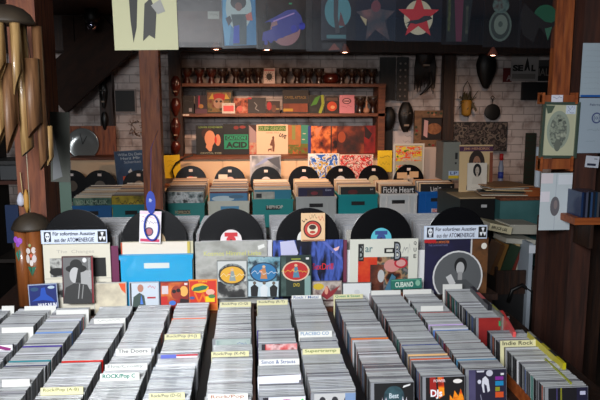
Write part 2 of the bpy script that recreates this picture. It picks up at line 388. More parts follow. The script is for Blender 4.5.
card(211, 249, 358, 'Rock/Pop (K-N)', 'cream divider card printed Rock/Pop (K-N)', CR)
card(220, 251, 307, 'Rock/Pop (O-Q)', 'cream divider card below the yellow-circle film case', CR)
card(257, 288, 305, 'Rock/Pop (R-T)', 'cream divider card below the two wedding-style film cases', CR)
card(208, 248, 402, 'Rock/Pop', 'white divider card at the bottom edge in seventh column', ink=(.6, .35, .2))
card(259, 300, 366, 'Simon & Strauss', 'white divider card handwritten in blue in eighth column', ink=(.25, .35, .55))
card(258, 302, 383, '', 'blank white divider card set crooked behind the bottom-edge white CD', (.9, .91, .96), rz=.06)
card(292, 322, 300, 'Rock / Metal', 'white divider card with blue print below the dark green film case', ink=(.3, .4, .6))
card(299, 333, 337, 'PLACEBO CO', 'white divider card with thin blue capitals in ninth column', ink=(.4, .55, .7))
card(303, 341, 355, 'Supertramp', 'pale yellow divider card with green handwriting in ninth column', CR, (.35, .45, .1))
card(334, 364, 299, 'Queen & Sweet', 'pale green-lettered divider card at the far end of fourth column from right', CR, (.1, .55, .4))
card(372, 402, 295, '', 'blank white divider card below the barbecue-style record cover')
card(404, 433, 294, '', 'blank white divider card left of the navy record cover')
card(422, 445, 311, '', 'small blank white divider card in second column from right', w=.1)
card(444, 464, 289, '', 'blank white divider card below the round photo cover', h=.02)
card(502, 540, 347, 'Indie Rock', 'cream divider card with black lettering in rightmost column', CR, (.2, .2, .15), h=.02)
# single coloured cases the photo shows
def colcd(px, py, col, label, dz=0, dx=0):
    i, Y = ci(px, py)
    if any(a - .008 < Y < b + .002 for a, b in blocked[i]): Y += .012
    o = bpy.data.objects.new('cd_case', special(col)); C.objects.link(o)
    o.location = (COLS[i][0] + CW / 2 + dx, Y, ZB + dz); o.rotation_euler = (HL, 0, 0); tag(o, label, 'CD')
    blocked[i].append((Y - .0015, Y + CT)); return o
colcd(83, 362, (.78, .15, .12), 'CD case with a bright red edge in fourth column from left')
colcd(190, 319, (.92, .38, .1), 'CD case with an orange edge in sixth column, below the airship cover')
colcd(274, 331, (.25, .18, .5), 'CD case with a purple-blue edge in eighth column')
colcd(371, 339, (.85, .45, .22), 'CD case with a thin orange edge in fourth column from right')
colcd(400, 314, (.1, .4, .55), 'CD case with a teal blue edge in third column from right')
colcd(425, 360, (.82, .35, .18), 'CD case with an orange-red edge in third column from right')
colcd(425, 356, (.9, .72, .5), 'CD case with a peach edge just behind the orange-red one', .002)
colcd(440, 313, (.7, .2, .15), 'CD case with a red edge in second column from right')
colcd(455, 325, (.8, .7, .9), 'CD case with a lilac edge in second column from right')
colcd(450, 331, (.35, .5, .75), 'CD case with a pale blue edge behind the purple cover CD')
colcd(465, 361, (.35, .6, .75), 'CD case with a sky blue edge in second column from right')
colcd(462, 344, (.35, .12, .22), 'CD case with a dark crimson edge in second column from right')
colcd(440, 345, (.3, .35, .55), 'CD case with a navy edge in third column from right')
colcd(530, 362, (.85, .85, .86), 'white-edged CD case in the rightmost column')
colcd(70, 318, (.75, .25, .25), 'CD case with a thin red edge near the far end of third column')
colcd(60, 322, (.45, .5, .68), 'CD case with a blue-grey edge near the far end of third column')
colcd(35, 347, (.3, .25, .55), 'CD case with a violet edge in the third column from left')
colcd(25, 362, (.2, .5, .55), 'CD case with a teal edge at the near left')
colcd(20, 367, (.25, .27, .42), 'CD case with a dark blue edge at the near left')
colcd(50, 333, (.45, .58, .8), 'CD case with light blue lettering edge at left')
# cases whose fronts show
def frontcd(i, Y, label, base, art, dz=0, dx=0, h=CH, w=CW, name='cd_case', rz=0):
    r = thing(name, label, 'CD', (COLS[i][0] + CW / 2 + dx, Y, ZB + dz), (HL, 0, rz))
    m = MB(); m.box(-w / 2, w / 2, 0, .004, 0, h, mat((.55, .56, .58), .15, coat=.5)); m.box(-w / 2, w / 2, .0046, CT, 0, h - .001, mat((.2, .2, .21), .3)); m.build('case', r)
    q = MB(); draw(q, w - .012, h - .006, [('r', 0, 0, 1, 1, base)] + art); q.build('booklet', r, (.005, 0, .003))
    blocked[i].append((Y - .002, Y + CT)); return r
frontcd(6, G(233, 345, .75)[1], 'pulled-up CD with a grey green landscape cover in seventh column', (.6, .66, .65), [('r', .04, .04, .96, .96, noisemat(((.5, .58, .57), (.7, .74, .72)), 14)), ('e', .35, .7, .03, .08, (.35, .4, .42)), ('r', .62, .62, .95, .75, noisemat(((.3, .35, .6), (.6, .4, .4), (.6, .65, .7)), 40)), ('x', .62, .76, .9, .92, (.35, .4, .6), 10)], .024, -.002)
frontcd(7, G(278, 350, .75)[1], 'pulled-up CD with a red and white cover in eighth column', (.62, .12, .14), [('r', 0, 0, .1, 1, (.12, .1, .14)), ('r', .12, .02, 1, 1, noisemat(((.7, .1, .12), (.8, .4, .4), (.85, .7, .7), (.5, .08, .12)), 22)), ('x', .5, .72, .95, .82, (.92, .8, .8), 12)], .024, .003)
r = frontcd(5, G(178, 358, .75)[1], 'CD with a stars and stripes cover in sixth column', (.7, .15, .2), [('r', 0, .3, .42, 1, (.35, .4, .75))] + [('r', .42, .3 + .1 * k, 1, .35 + .1 * k, (.88, .85, .88)) for k in range(7)] + [('e', .06 + .07 * (k % 5), .6 + .09 * (k // 5) , .014, .018, (.85, .86, .95)) for k in range(20)], .014)
frontcd(7, 1.862, 'white CD with a pink wreath cover at the bottom edge', (.88, .9, .94), [('r', 0, 0, .13, 1, (.12, .1, .14)), ('e', .55, .6, .3, .35, (.75, .4, .55)), ('e', .55, .6, .22, .27, (.88, .9, .94)), ('x', .35, .5, .75, .72, (.6, .2, .35), 8), ('e', .93, .9, .035, .05, (.3, .75, .35))], .006)
frontcd(8, 1.888, 'CD with a row of small dark portraits at the bottom edge', (.72, .72, .72), [('e', .2 + .3 * k, .8, .08, .12, (.15, .15, .17)) for k in range(3)] + [('r', .75, .3, 1, 1, (.45, .55, .7))])
frontcd(9, 1.945, 'black CD with a dark globe and raised white hands on its cover', (.03, .03, .035), [('e', .5, .62, .26, .3, noisemat(((.08, .16, .2), (.2, .35, .38)), 30)), ('t', 'Best', .38, .58, .62, .72, (.8, .85, .88)), ('p', [(.18, .0), (.3, .0), (.34, .4), (.3, .62), (.24, .4), (.2, .62)], (.75, .7, .75)), ('p', [(.7, .0), (.84, .0), (.82, .62), (.76, .4), (.72, .64), (.68, .4)], (.75, .75, .78)), ('p', [(.72, .86), (.9, .92), (.92, .97), (.74, .92)], (.85, .85, .85))], .002)
fire = noisemat(((.3, .05, .02), (.8, .2, .04), (.98, .6, .1), (.85, .3, .05)), 26, (1, 1, 1), .5)
frontcd(10, 1.975, 'black CD with orange flames and the word DJs in white', (.05, .03, .03), [('p', [(.1, 1), (.1, .55), (.3, .4), (.25, 1)], (.6, .08, .05)), ('p', [(.3, 1), (.34, .4), (.48, .5), (.46, 1)], fire), ('p', [(.6, 0), (.62, .5), (.7, .38), (.74, .62), (.84, .45), (.9, .66), (.98, .4), (1, 0)], fire), ('t', 'POWER', .2, .86, .5, .94, (.92, .85, .85)), ('t', 'DJs', .12, .4, .42, .66, (.93, .93, .95), .03), ('e', .82, .88, .12, .06, (.9, .88, .86))], .003)
frontcd(11, 2.02, 'dark purple CD with a white figure and four coloured squares', (.12, .1, .2), [('r', 0, 0, .18, 1, noisemat(((.2, .18, .32), (.3, .28, .42)), 12)), ('p', [(.2, .98), (.42, .98), (.4, .93), (.22, .93)], (.75, .75, .8)), ('e', .55, .9, .09, .09, (.75, .75, .8)), ('e', .28, .66, .05, .06, (.8, .8, .85)), ('p', [(.34, .55), (.36, .75), (.44, .82), (.52, .72), (.56, .4), (.5, .35), (.47, .55), (.4, .6), (.42, .35), (.38, .35)], (.82, .82, .86)),
     ('r', .7, .7, .92, .8, (.5, .15, .55)), ('r', .7, .54, .92, .67, (.05, .5, .7)), ('r', .7, .38, .82, .5, (.55, .55, .1)), ('r', .7, .2, .92, .36, (.8, .3, .1)), ('r', .84, .84, .93, .9, (.85, .85, .88)), ('l', [(.3, .3), (.34, .1), (.5, .06)], .02, (.5, .5, .58))], .004)
frontcd(12, G(497, 320, .75)[1], 'red CD with a green price sticker heading the rear group at right', (.55, .07, .08), [('r', .02, .1, .98, .98, noisemat(((.5, .06, .07), (.62, .12, .1)), 12)), ('r', .66, .7, .82, .88, (.1, .6, .35))], .012)
frontcd(12, 1.872, 'dark CD with a small white sticker at the near end of rightmost column', (.07, .06, .09), [('r', .72, 0, 1, 1, (.1, .09, .2)), ('r', .8, .8, .94, .9, (.75, .75, .85)), ('r', .2, 0, .23, 1, (.25, .22, .4)), ('r', .3, 0, .34, 1, (.5, .5, .12))])
frontcd(1, G(5, 350, .75)[1], 'CD with a magenta and black cover at left picture edge', (.9, .9, .92), [('e', .7, .35, .28, .45, (.06, .03, .08)), ('l', [(.4, .75), (.6, .95), (.95, .85)], .1, (.5, .05, .4))], .02, .0)
blocked[12].append((G(497, 331, .75)[1], G(497, 320, .75)[1]))
# everything else in the columns
cands = []
for i, (X, y0, y1, wd) in enumerate(COLS):
    y = y0; rnd = random.Random(i * 7 + 3); off = 0; hz = 0
    while y < y1 - .012:
        hit = [b for a, b in blocked[i] if a < y + CT and b > y]
        if hit: y = max(hit) + .0004; continue
        if rnd.random() < .09: off = rnd.uniform(-.004, .004); hz = rnd.uniform(0, .004)
        off += rnd.uniform(-.0008, .0008); off = max(-.005, min(.005, off))
        v = rnd.choices(range(len(CDM)), [c[3] * (3.2 if i >= 9 and k > 2 and k != 4 else 1) for k, c in enumerate(CDM)])[0]
        cands.append((y, i, v, X + CW / 2 + off, ZB + hz + rnd.uniform(0, .0015), rnd.uniform(-.012, .012)))
        y += CT + .0006 + (rnd.random() < .07) * rnd.uniform(.001, .006)
cands.sort()
NI = 300 - 32
for y, i, v, X, z, rz in cands[:NI]:
    n, mb, me, _ = CDM[v]
    o = bpy.data.objects.new('cd_case', me); C.objects.link(o); o.location = (X, y, z); o.rotation_euler = (HL, 0, rz)
    o['label'] = '%s CD case filed upright near the front of the %s column' % (n, COLS[i][3]); o['category'] = 'CD'
    o['group'] = '%s CD cases in the near half of the %s column' % (n, COLS[i][3])
big = MB()
for y, i, v, X, z, rz in cands[NI:]:
    mb = CDM[v][1]; T = Matrix.Translation((X, y, z)) @ Matrix.Rotation(rz, 4, 'Z') @ Matrix.Rotation(HL, 4, 'X'); o = len(big.v)
    big.v += [tuple(T @ Vector(p)) for p in mb.v]; mi = [big.mi(q) for q in mb.mats]
    big.f += [[a + o for a in f] for f in mb.f]; big.m += [mi[q] for q in mb.m]; big.sm += mb.sm
tag(big.build('cd_cases'), 'densely packed grey-edged CD cases filling the far half of every column', 'CDs', None, 'stuff')
# trays
for i, (X, y0, y1, wd) in enumerate(COLS):
    m = MB(); wm = WOODX if i == 12 else (WOODD if i % 2 else BLACK); a = y0 - .03; b = y1 + (.0 if i < 9 else -.0)
    hh = .03 if i != 12 else .045
    m.box(-.0025, .0, a, b, ZB - .0015, ZB + hh, wm); m.box(CW + .004, CW + .0065, a, b, ZB - .0015, ZB + hh, wm)
    tag(m.build('tray_rails', None, (X - .002, 0, 0)), 'thin wooden rails guiding the %s column of CD cases' % wd, 'rack')
x = G(253, 350, .72)[0]
tag(MB().box(x - .006, x + .006, 1.8, 2.86, ZB, .735, noisemat(((.3, .2, .17), (.4, .28, .22)), 5, (1, 6, 1))).build('divider_board'), 'brown wooden divider board between seventh and eighth CD columns', 'board')
x = G(206, 370, .70)[0]
tag(MB().box(-.185, -.155, 1.8, 2.84, ZB, .70, mat((.09, .085, .09), .5)).build('divider_board'), 'wide black divider board between sixth and seventh CD columns', 'board')
tag(MB().box(.335, .368, 1.88, 2.88, ZB, .68, mat((.08, .08, .085), .5)).build('divider_board'), 'wide black divider board between ninth column and its right neighbour', 'board')
# cases lying lengthwise against the right column
def slim(name, label, a, b, wz, cols, w=.012, z0=.75, zt=None):
    X0, Y0 = G(*a, .76); X1, Y1 = G(*b, .76); L = math.hypot(X1 - X0, Y1 - Y0); ang = math.atan2(Y1 - Y0, X1 - X0)
    r = thing(name, label, 'case', (X0, Y0, ZB), (0, 0, ang))
    MB().box(0, L, 0, w, 0, wz, mat(cols[0], .4, coat=.3)).build('case', r)
    q = MB(); n = len(cols)
    for k, c in enumerate(cols):
        q.box(L * k / n + .001, L * (k + 1) / n - .001, .0006, w - .0006, wz, wz + .0006, mat(c, .5))
        q.box(L * k / n + .001, L * (k + 1) / n - .001, -.0006, 0, wz * .1, wz - .002, mat(c, .5))
    q.build('spine_print', r); return r
slim('slim_case', 'pink and red slim case standing lengthwise beside the right rear CDs', (516, 334), (503, 312), .145, [(.9, .35, .35), (.85, .25, .25)], .012)
slim('slim_case', 'yellow, black and white slim case standing lengthwise at far right', (566, 366), (530, 334), .148, [(.75, .7, .1), (.12, .12, .14), (.7, .65, .16), (.12, .1, .2), (.6, .6, .56)], .011)
slim('slim_case', 'thin bright yellow case below the yellow and black one', (572, 380), (546, 356), .13, [(.6, .62, .12)], .005)
slim('slim_case', 'black slim case with pink stripe beside the rear right CDs', (492, 308), (474, 289), .15, [(.12, .12, .15), (.8, .4, .4), (.15, .12, .2)], .018)
slim('slim_case', 'pale grey slim case with yellow strip in front of the pink striped one', (505, 318), (493, 306), .145, [(.5, .5, .48), (.6, .6, .3)], .012)
# ================================================================== FRONT LP ROW
LW = .315
def sleeve_mesh(edge, face, plastic=False):
    m = MB(); m.box(-LW / 2, LW / 2, 0, .0034, 0, LW, mat(edge, .55)); m.box(-LW / 2 + .002, LW / 2 - .002, -.0003, 0, .002, LW - .002, mat(face, .45))
    rim = .003
    if plastic:
        m.box(-LW / 2 - .004, LW / 2 + .004, -.0009, -.0007, -.0, LW + rim, plasticmat((.78, .78, .79), .3, .18)); m.box(-LW / 2 - .004, LW / 2 + .004, .0036, .0038, 0, LW + rim, plasticmat((.78, .78, .79), .3, .18))
    return m
SLP = [('grey', sleeve_mesh((.55, .56, .58), (.5, .5, .52), True)), ('white', sleeve_mesh((.85, .85, .84), (.8, .8, .8), True)), ('black', sleeve_mesh((.12, .12, .13), (.08, .08, .1), True)), ('brown', sleeve_mesh((.5, .42, .34), (.5, .35, .25), True)),
       ('blue', sleeve_mesh((.35, .42, .55), (.2, .3, .5), True)), ('cream', sleeve_mesh((.8, .76, .66), (.8, .76, .66), True)), ('maroon', sleeve_mesh((.4, .2, .24), (.4, .12, .18), True))]
SLM = [(n, mb, mb.mesh('record_sleeve')) for n, mb in SLP]
ST = []
for px, py, Y in ((76, 243, 2.94), (154, 242, 2.96), (231, 241, 2.975), (308, 240, 2.99), (382, 239, 3.02), (458, 238, 3.05)):
    ST.append((W(px, py, Y)[0], Y, W(px, py, Y)[1]))
SN = ['leftmost disc in the front LP row', 'disc above the blue crate', 'disc above the silver cover', 'disc with the pinned flyer', 'disc with the cyan label', 'rightmost disc in the front LP row']
ZL = .702
rest = MB()
def addto(big, mb, T):
    o = len(big.v); big.v += [tuple(T @ Vector(p)) for p in mb.v]; mi = [big.mi(q) for q in mb.mats]
    big.f += [[a + o for a in f] for f in mb.f]; big.m += [mi[q] for q in mb.m]; big.sm += mb.sm
for s, (X, Y, Zc) in enumerate(ST):
    rnd = random.Random(s + 50); y = Y + .05; n = 0; lean = .12
    wts = [8, 3, 2, 2, 2, 3, 1] if s > 1 else [3, 4, 1, 4, 2, 6, 2]
    while y < 3.50:
        v = rnd.choices(range(7), wts)[0]; nm, mb, me = SLM[v]
        dx = rnd.uniform(-.006, .006); dz = rnd.uniform(0, .008); rz = rnd.uniform(-.015, .015)
        if n < 42:
            o = bpy.data.objects.new('record_sleeve', me); C.objects.link(o); o.location = (X + dx, y, ZL + dz); o.rotation_euler = (-lean, 0, rz)
            tag(o, '%s LP sleeve filed behind the %s' % (nm, SN[s]), 'record', '%s LP sleeves behind the %s' % (nm, SN[s]))
        else:
            addto(rest, mb, Matrix.Translation((X + dx, y, ZL + dz)) @ Matrix.Rotation(rz, 4, 'Z') @ Matrix.Rotation(-lean, 4, 'X'))
        y += .0062 + (rnd.random() < .08) * .006; n += 1
# discs, covers
LABC = [((.25, .25, .25), None), ((.75, .65, .5), None), ((.9, .86, .86), (.8, .15, .2)), ((.9, .9, .88), None), ((.35, .75, .82), (.2, .3, .55)), ((.15, .15, .15), None)]
DL = ['black vinyl disc above the cream cover, leftmost of the front row', 'black vinyl disc above the blue crate, hung with a card', 'black vinyl disc with a red and white label above the silver cover',
      'black vinyl disc with a flyer fixed before its centre', 'black vinyl disc with a cyan label', 'black vinyl disc behind the right-hand anti-nuclear banner']
for s, (X, Y, Zc) in enumerate(ST):
    disc('vinyl_record', DL[s], (X, Y + .02, Zc), .15, *LABC[s], rot=(-.05, 0, 0))
def station(s, label, base, art, px0=None, px1=None, top=None, **k):
    X, Y, Zc = ST[s]
    if px0: X0 = W(px0, 250, Y)[0]; X1 = W(px1, 250, Y)[0]
    else: X0, X1 = X - LW / 2, X + LW / 2
    h = LW; zt = (W(0, top, Y)[1] if top else Zc)
    return panel('record_sleeve', label, 'record', ((X0 + X1) / 2, Y, zt - h), X1 - X0, h, art, .005, base, (0, 0, 0))
BW = noisemat(((.06, .06, .06), (.2, .2, .2), (.75, .75, .73), (.12, .12, .12)), 14, (1, 1, 1), .5)
station(0, 'cream LP cover with dark photo blocks and pencil-thin title', (.87, .85, .78), [('t', 'The  Changes', .2, .84, .76, .9, (.72, .7, .66), 0), ('r', .09, .5, .93, .78, BW), ('r', .28, .52, .72, .76, (.7, .7, .67)), ('e', .2, .58, .12, .06, (.12, .12, .12)), ('r', .75, .5, .93, .78, (.1, .1, .1)), ('r', .08, .2, .93, .42, BW), ('r', .0, .47, 1, .49, (.8, .78, .72))], 43, 110)
X, Y, Z = ST[1]
station(1, 'cream LP cover with an orange edge standing in the blue crate', (.9, .86, .8), [('r', 0, 0, .02, 1, (.75, .3, .15)), ('r', .96, 0, 1, 1, (.8, .72, .35))], 121, 190)
silver = noisemat(((.52, .52, .5), (.72, .72, .7), (.6, .6, .57)), 9, (1, 1, 1.6), .3)
station(2, 'crumpled silver LP cover with pale yellow lettering', silver, [('t', 'Kosmos Himmel Liebe', .12, .78, .92, .85, (.82, .82, .4), .0), ('p', [(.88, .86), (.97, .9), (.96, .95), (.87, .92)], (.92, .92, .9))], 195, 267)
bluesteel = noisemat(((.03, .03, .08), (.05, .06, .16), (.3, .4, .75), (.04, .04, .1)), 7, (3, 3, .8), .4, coat=.5)
station(3, 'black and blue LP cover with red lettering and a pale hand', bluesteel, [('p', [(.1, .98), (.3, 1), (.36, .8), (.26, .66), (.12, .7)], (.78, .78, .9)), ('t', 'SexDrill', .56, .54, .86, .64, (.85, .12, .15), .01), ('p', [(.84, .8), (.93, .84), (.95, .9), (.86, .86)], (.95, .75, .75)), ('l', [(.7, 1), (.98, .7)], .04, (.35, .42, .75)), ('l', [(.6, .5), (.78, 0)], .05, (.3, .38, .7))], 273, 343)
photo = noisemat(((.05, .08, .08), (.45, .2, .1), (.7, .55, .4), (.15, .25, .25), (.55, .5, .5), (.1, .08, .08)), 15, (1, 1, 1), .5, 5)
station(4, 'white LP cover with a collage photo and hand drawn lettering', (.87, .87, .82), [('r', .12, 0, .86, .72, photo), ('r', .12, .3, .4, .72, noisemat(((.45, .04, .03), (.8, .12, .06), (.9, .35, .1)), 9)), ('r', .3, .0, .5, .6, noisemat(((.2, .08, .05), (.4, .18, .1), (.6, .4, .3)), 14)),
     ('e', .62, .58, .12, .1, (.82, .55, .52)), ('e', .75, .62, .1, .08, (.75, .12, .2)), ('e', .75, .62, .07, .055, (.85, .62, .6)), ('e', .46, .42, .05, .1, (.75, .75, .75)), ('p', [(.52, .2), (.62, .45), (.68, .4), (.6, .1)], (.25, .45, .55)), ('e', .8, .3, .05, .05, (.2, .4, .8)), ('r', .3, .05, .8, .14, (.7, .3, .1)),
     ('r', .12, .66, .2, .93, (.1, .1, .1)), ('r', .135, .69, .185, .9, (.6, .62, .62)), ('t', 'B', .13, .7, .19, .9, (.1, .1, .1)), ('t', 'ar', .22, .8, .33, .88, (.45, .55, .55)), ('r', .5, .78, .65, .86, (.08, .08, .08)), ('r', .53, .8, .62, .84, (.85, .85, .8)), ('t', 'B', .64, .66, .75, .96, (.1, .1, .12), .05), ('t', 'B', .66, .69, .73, .93, (.6, .62, .65), .0), ('x', .76, .76, .88, .92, (.6, .6, .6), 8),
     ('t', 'Q', .93, .9, .97, .96, (.25, .25, .25)), ('t', 'U', .93, .8, .97, .86, (.25, .25, .25)), ('t', 'E', .93, .7, .97, .76, (.25, .25, .25))], 350, 418)
r = station(5, 'navy LP cover with a round grey photo of a person', (.08, .07, .2), [('r', 0, 0, .73, 1, noisemat(((.07, .06, .18), (.1, .09, .26)), 8)), ('r', .74, 0, 1, 1, noisemat(((.3, .18, .08), (.42, .26, .12), (.24, .15, .07)), 10)), ('r', .72, 0, .745, 1, (.8, .8, .8)), ('t', 'LONDON MONSTER', .05, .92, .38, .96, (.85, .45, .15)), ('t', 'THE LAWNMOWER', .05, .875, .36, .905, (.4, .4, .55)),
     ('e', .53, .38, .4, .42, (.86, .86, .86)), ('e', .53, .38, .375, .395, (.36, .37, .38)), ('p', [(.3, .08), (.38, .25), (.5, .33), (.66, .34), (.8, .22), (.84, .1)], (.3, .31, .32)), ('e', .57, .56, .1, .13, (.1, .1, .11)), ('e', .565, .52, .065, .1, (.72, .72, .72)), ('r', .53, .33, .6, .46, (.62, .62, .62)), ('p', [(.34, .38), (.42, .43), (.5, .28), (.42, .22)], (.8, .8, .8)), ('e', .93, .87, .045, .05, (.92, .9, .85))], 425, 488)
# second covers peeping out beside the stations
def peep(px0, py0, px1, Y, col, label, art=()):
    X0, Z1 = W(px0, py0, Y); X1 = W(px1, py0, Y)[0]
    return panel('record_sleeve', label, 'record', ((X0 + X1) / 2, Y, Z1 - LW), X1 - X0, LW, list(art), .004, col)
peep(48, 247, 118, 2.955, (.42, .14, .3), 'purple LP cover peeping out right of the cream cover')
peep(122, 242, 193, 2.972, (.8, .78, .66), 'pale LP cover peeping out behind the crate cover')
peep(201, 241, 272, 2.99, (.85, .85, .86), 'white LP cover edge right of the silver cover')
peep(280, 241, 347, 3.005, (.45, .2, .3), 'maroon LP cover edge right of the black and blue cover')
peep(344, 250, 412, 3.03, (.9, .9, .9), 'white LP cover edge left of the collage cover')
peep(418, 250, 480, 3.058, (.9, .9, .9), 'white LP cover edge left of the navy cover')
# low blue crate of station 2
def crate(name, label, X, Y, z, w, d, h, col, slot=(.45, .14, .03), inner=(.06, .06, .07), ribs=False, group=None, sticker=None, cat='crate', sz=None):
    r = thing(name, label, cat, (X, Y, z), (0, 0, 0), group); c = mat(col, .35, coat=.2); t = .004
    sw, sh = slot[1] / 2, slot[2]; sz = sz or h * .62
    m = MB(); m.box(-w / 2, w / 2, 0, d, 0, t, c); m.box(-w / 2, -w / 2 + t, 0, d, t, h, c); m.box(w / 2 - t, w / 2, 0, d, t, h, c); m.box(-w / 2 + t, w / 2 - t, d - t, d, t, h, c)
    m.box(-w / 2 + t, -sw, 0, t, t, h, c); m.box(sw, w / 2 - t, 0, t, t, h, c); m.box(-sw, sw, 0, t, t, sz, c); m.box(-sw, sw, 0, t, sz + sh, h, c)
    if ribs:
        for sx in (-.46, -.3, .3, .46): m.box(sx * w - .006, sx * w + .006, -.007, 0, 0, h - .01, c)
    cb = m.build('crate_body', r)
    m = MB(); m.box(-w / 2 - .005, w / 2 + .005, -.006, 0, h - .02, h, c); m.box(-w / 2 - .005, -w / 2, 0, d, h - .02, h, c); m.box(w / 2, w / 2 + .005, 0, d, h - .02, h, c); m.build('crate_rim', r)
    MB().box(-sw, sw, t, t + .002, sz, sz + sh, mat(inner, .7)).build('handle_slot', cb)
    if sticker:
        q = MB(); draw(q, w, h, sticker, y=-.001); q.build('sticker', cb)
    return r
X0, Zt = W(119, 256, 2.93); X1 = W(193, 256, 2.93)[0]
crate('record_crate', 'bright light blue crate with a pale handle slot in the front row', (X0 + X1) / 2, 2.932, .702, X1 - X0 - .01, .02, Zt - .70, (.12, .64, .85), (.4, .115, .026), (.85, .86, .84), sz=W(157, 268.5, 2.93)[1] - .702)
# banners
def banner(px, Y, label):
    tre = []
    for a in (90, 210, 330):
        tre.append(('p', [(.93, .5)] + [(.93 + .05 * math.cos(math.radians(a + t)), .5 + .34 * math.sin(math.radians(a + t))) for t in (-30, -15, 0, 15, 30)], (.92, .93, .95)))
    return flat('protest_banner', label, 'sign', px, Y, [('r', 0, 0, 1, 1, (.8, .85, .93)), ('r', .015, .06, .985, .94, (.86, .9, .96)), ('r', .045, .14, .15, .88, (.1, .12, .2)), ('e', .098, .56, .035, .26, (.9, .92, .95)), ('r', .08, .18, .116, .4, (.9, .92, .95)), ('e', .085, .54, .009, .06, (.1, .12, .2)), ('e', .111, .54, .009, .06, (.1, .12, .2)), ('r', .088, .24, .108, .28, (.1, .12, .2)),
        ('t', 'Für sofortigen Ausstieg', .18, .53, .82, .88, (.12, .14, .26), .018), ('t', 'aus der ATOMENERGIE', .2, .13, .8, .45, (.12, .14, .26), .01), ('r', .86, .1, .985, .9, (.06, .06, .08))] + tre + [('e', .93, .5, .011, .07, (.92, .93, .95)), ('e', .93, .5, .006, .04, (.06, .06, .08))], .004, (.85, .88, .95), body='board')
banner((41, 230, 107, 243.5), 2.915, 'white and blue anti-nuclear banner above the cream cover')
banner((424, 225.5, 487, 239), 3.02, 'white and blue anti-nuclear banner above the navy cover')
flat('red_pennant', 'small red paper tab below the right-hand banner', 'paper', (424.5, 238.5, 436, 243), 3.035, [], .001, (.75, .12, .15), body='paper')
# flyer and hanging card
flat('flyer', 'peach coloured flyer with a round red face emblem on the fourth disc', 'flyer', (301, 213, 325, 241), 2.965, [('e', .48, .42, .38, .32, (.2, .12, .12)), ('e', .48, .42, .33, .28, (.78, .25, .2)), ('e', .48, .42, .22, .19, (.92, .86, .74)), ('e', .48, .5, .15, .09, (.25, .15, .12)), ('e', .48, .32, .12, .05, (.75, .25, .2)), ('x', .05, .62, .25, .95, (.35, .25, .2), 6), ('x', .35, .75, .65, .95, (.4, .3, .25), 8), ('x', .72, .6, .95, .9, (.8, .35, .3), 8), ('r', .05, .02, .95, .05, (.5, .2, .15))], .001, (.93, .78, .6), body='paper')
r = flat('hang_tag', 'white and pink card hanging on a blue band before the second disc', 'tag', (138.5, 211, 160, 243), 2.93, [('r', .02, .9, .98, .99, (.9, .8, .85)), ('r', .05, .04, .95, .13, (.8, .25, .4)), ('x', .1, .6, .9, .7, (.2, .2, .3), 16), ('x', .1, .75, .8, .86, (.8, .4, .5), 12), ('e', .45, .36, .2, .14, (.3, .3, .4)), ('e', .45, .36, .15, .1, (.7, .4, .45))], .001, (.93, .91, .93), ry=.06, body='card')
X, Z = W(151, 205, 2.92)
t = thing('key_band', 'royal blue elastic band with an oval clip above the white card', 'band', (X, 2.92, Z))
MB().add([(.026 * math.cos(a * PI / 12) * .8, -.004, .052 * math.sin(a * PI / 12)) for a in range(24)] + [(.026 * math.cos(a * PI / 12) * .8, .0, .052 * math.sin(a * PI / 12)) for a in range(24)], [tuple(range(24)), tuple(range(24, 48))[::-1]] + [(i, i + 24, (i + 1) % 24 + 24, (i + 1) % 24) for i in range(24)], (.1, .22, .62)).build('clip', t, (0, 0, .012))
MB().tube([(.04 * math.sin(a * PI / 10) * .8, -.008, -.1 + .06 * math.cos(a * PI / 10)) for a in range(21)], .0035, (.12, .25, .68)).build('loop', t)
q = MB(); draw(q, .02, .05, [('t', 'super', .1, .3, .9, .6, (.85, .88, .95), .01, PI / 2)], y=-.005); q.build('lettering', t)
MB().tube([(0, 0, .06), (0, .06, .25), (0, .3, .32)], .0012, (.1, .2, .5)).build('string', t)
# film cases and CDs propped against the LP covers
def prop(name, label, px, Y, art, base, th=.014, cat='film', ry=0, hz=None, **k):
    if name == 'cd_case': art = [('r', .03, .03, .97, .97, art[0][5])] + vmap(art[1:], .2, .79)
    return flat(name, label, cat, px, Y if name == 'name_strip' else (2.853 + .045 * (px[0] / 300) if name == 'dvd_case' else 2.885 + .04 * (px[0] / 300)), art, th, base, .06, ry=ry, z0=None if name == 'name_strip' else (.754 if name == 'dvd_case' else .69), body='case', rough=.3, **k)
ZC = .655
def emblem(ring, mid, fig): return [('e', .5, .62, .44, .25, ring), ('e', .5, .62, .39, .22, mid), ('e', .5, .76, .05, .035, (.85, .7, .55)), ('p', [(.4, .46), (.45, .72), (.55, .72), (.62, .46)], fig), ('p', [(.44, .58), (.36, .66), (.45, .7)], (.85, .5, .3))]
prop('dvd_case', 'black and white film case with a man in a hat and a red rim', (62, 257, 93, 304), 2.86, [('r', 0, 0, .05, 1, (.3, .08, .12)), ('r', .95, 0, 1, 1, (.5, .12, .16)), ('r', .04, 0, .94, .98, (.42, .42, .42)), ('r', .6, .3, .94, .7, (.66, .66, .66)), ('e', .46, .74, .34, .09, (.1, .1, .1)), ('e', .46, .82, .2, .12, (.12, .12, .12)), ('e', .42, .6, .18, .17, (.74, .74, .74)), ('p', [(.42, .44), (.6, .44), (.6, .74), (.52, .74)], (.16, .16, .16)), ('p', [(.0, .0), (.1, .34), (.4, .44), (.8, .4), (.94, .2), (.94, 0)], (.2, .2, .2)), ('l', [(.5, .1), (.56, .42)], .03, (.6, .6, .6)), ('l', [(.62, .1), (.68, .4)], .03, (.55, .55, .55)), ('e', .74, .92, .07, .05, (.88, .88, .88)), ('t', 'TIN MACK', .855, .55, .92, .97, (.8, .8, .8), .005)], (.25, .05, .08), hz=None)
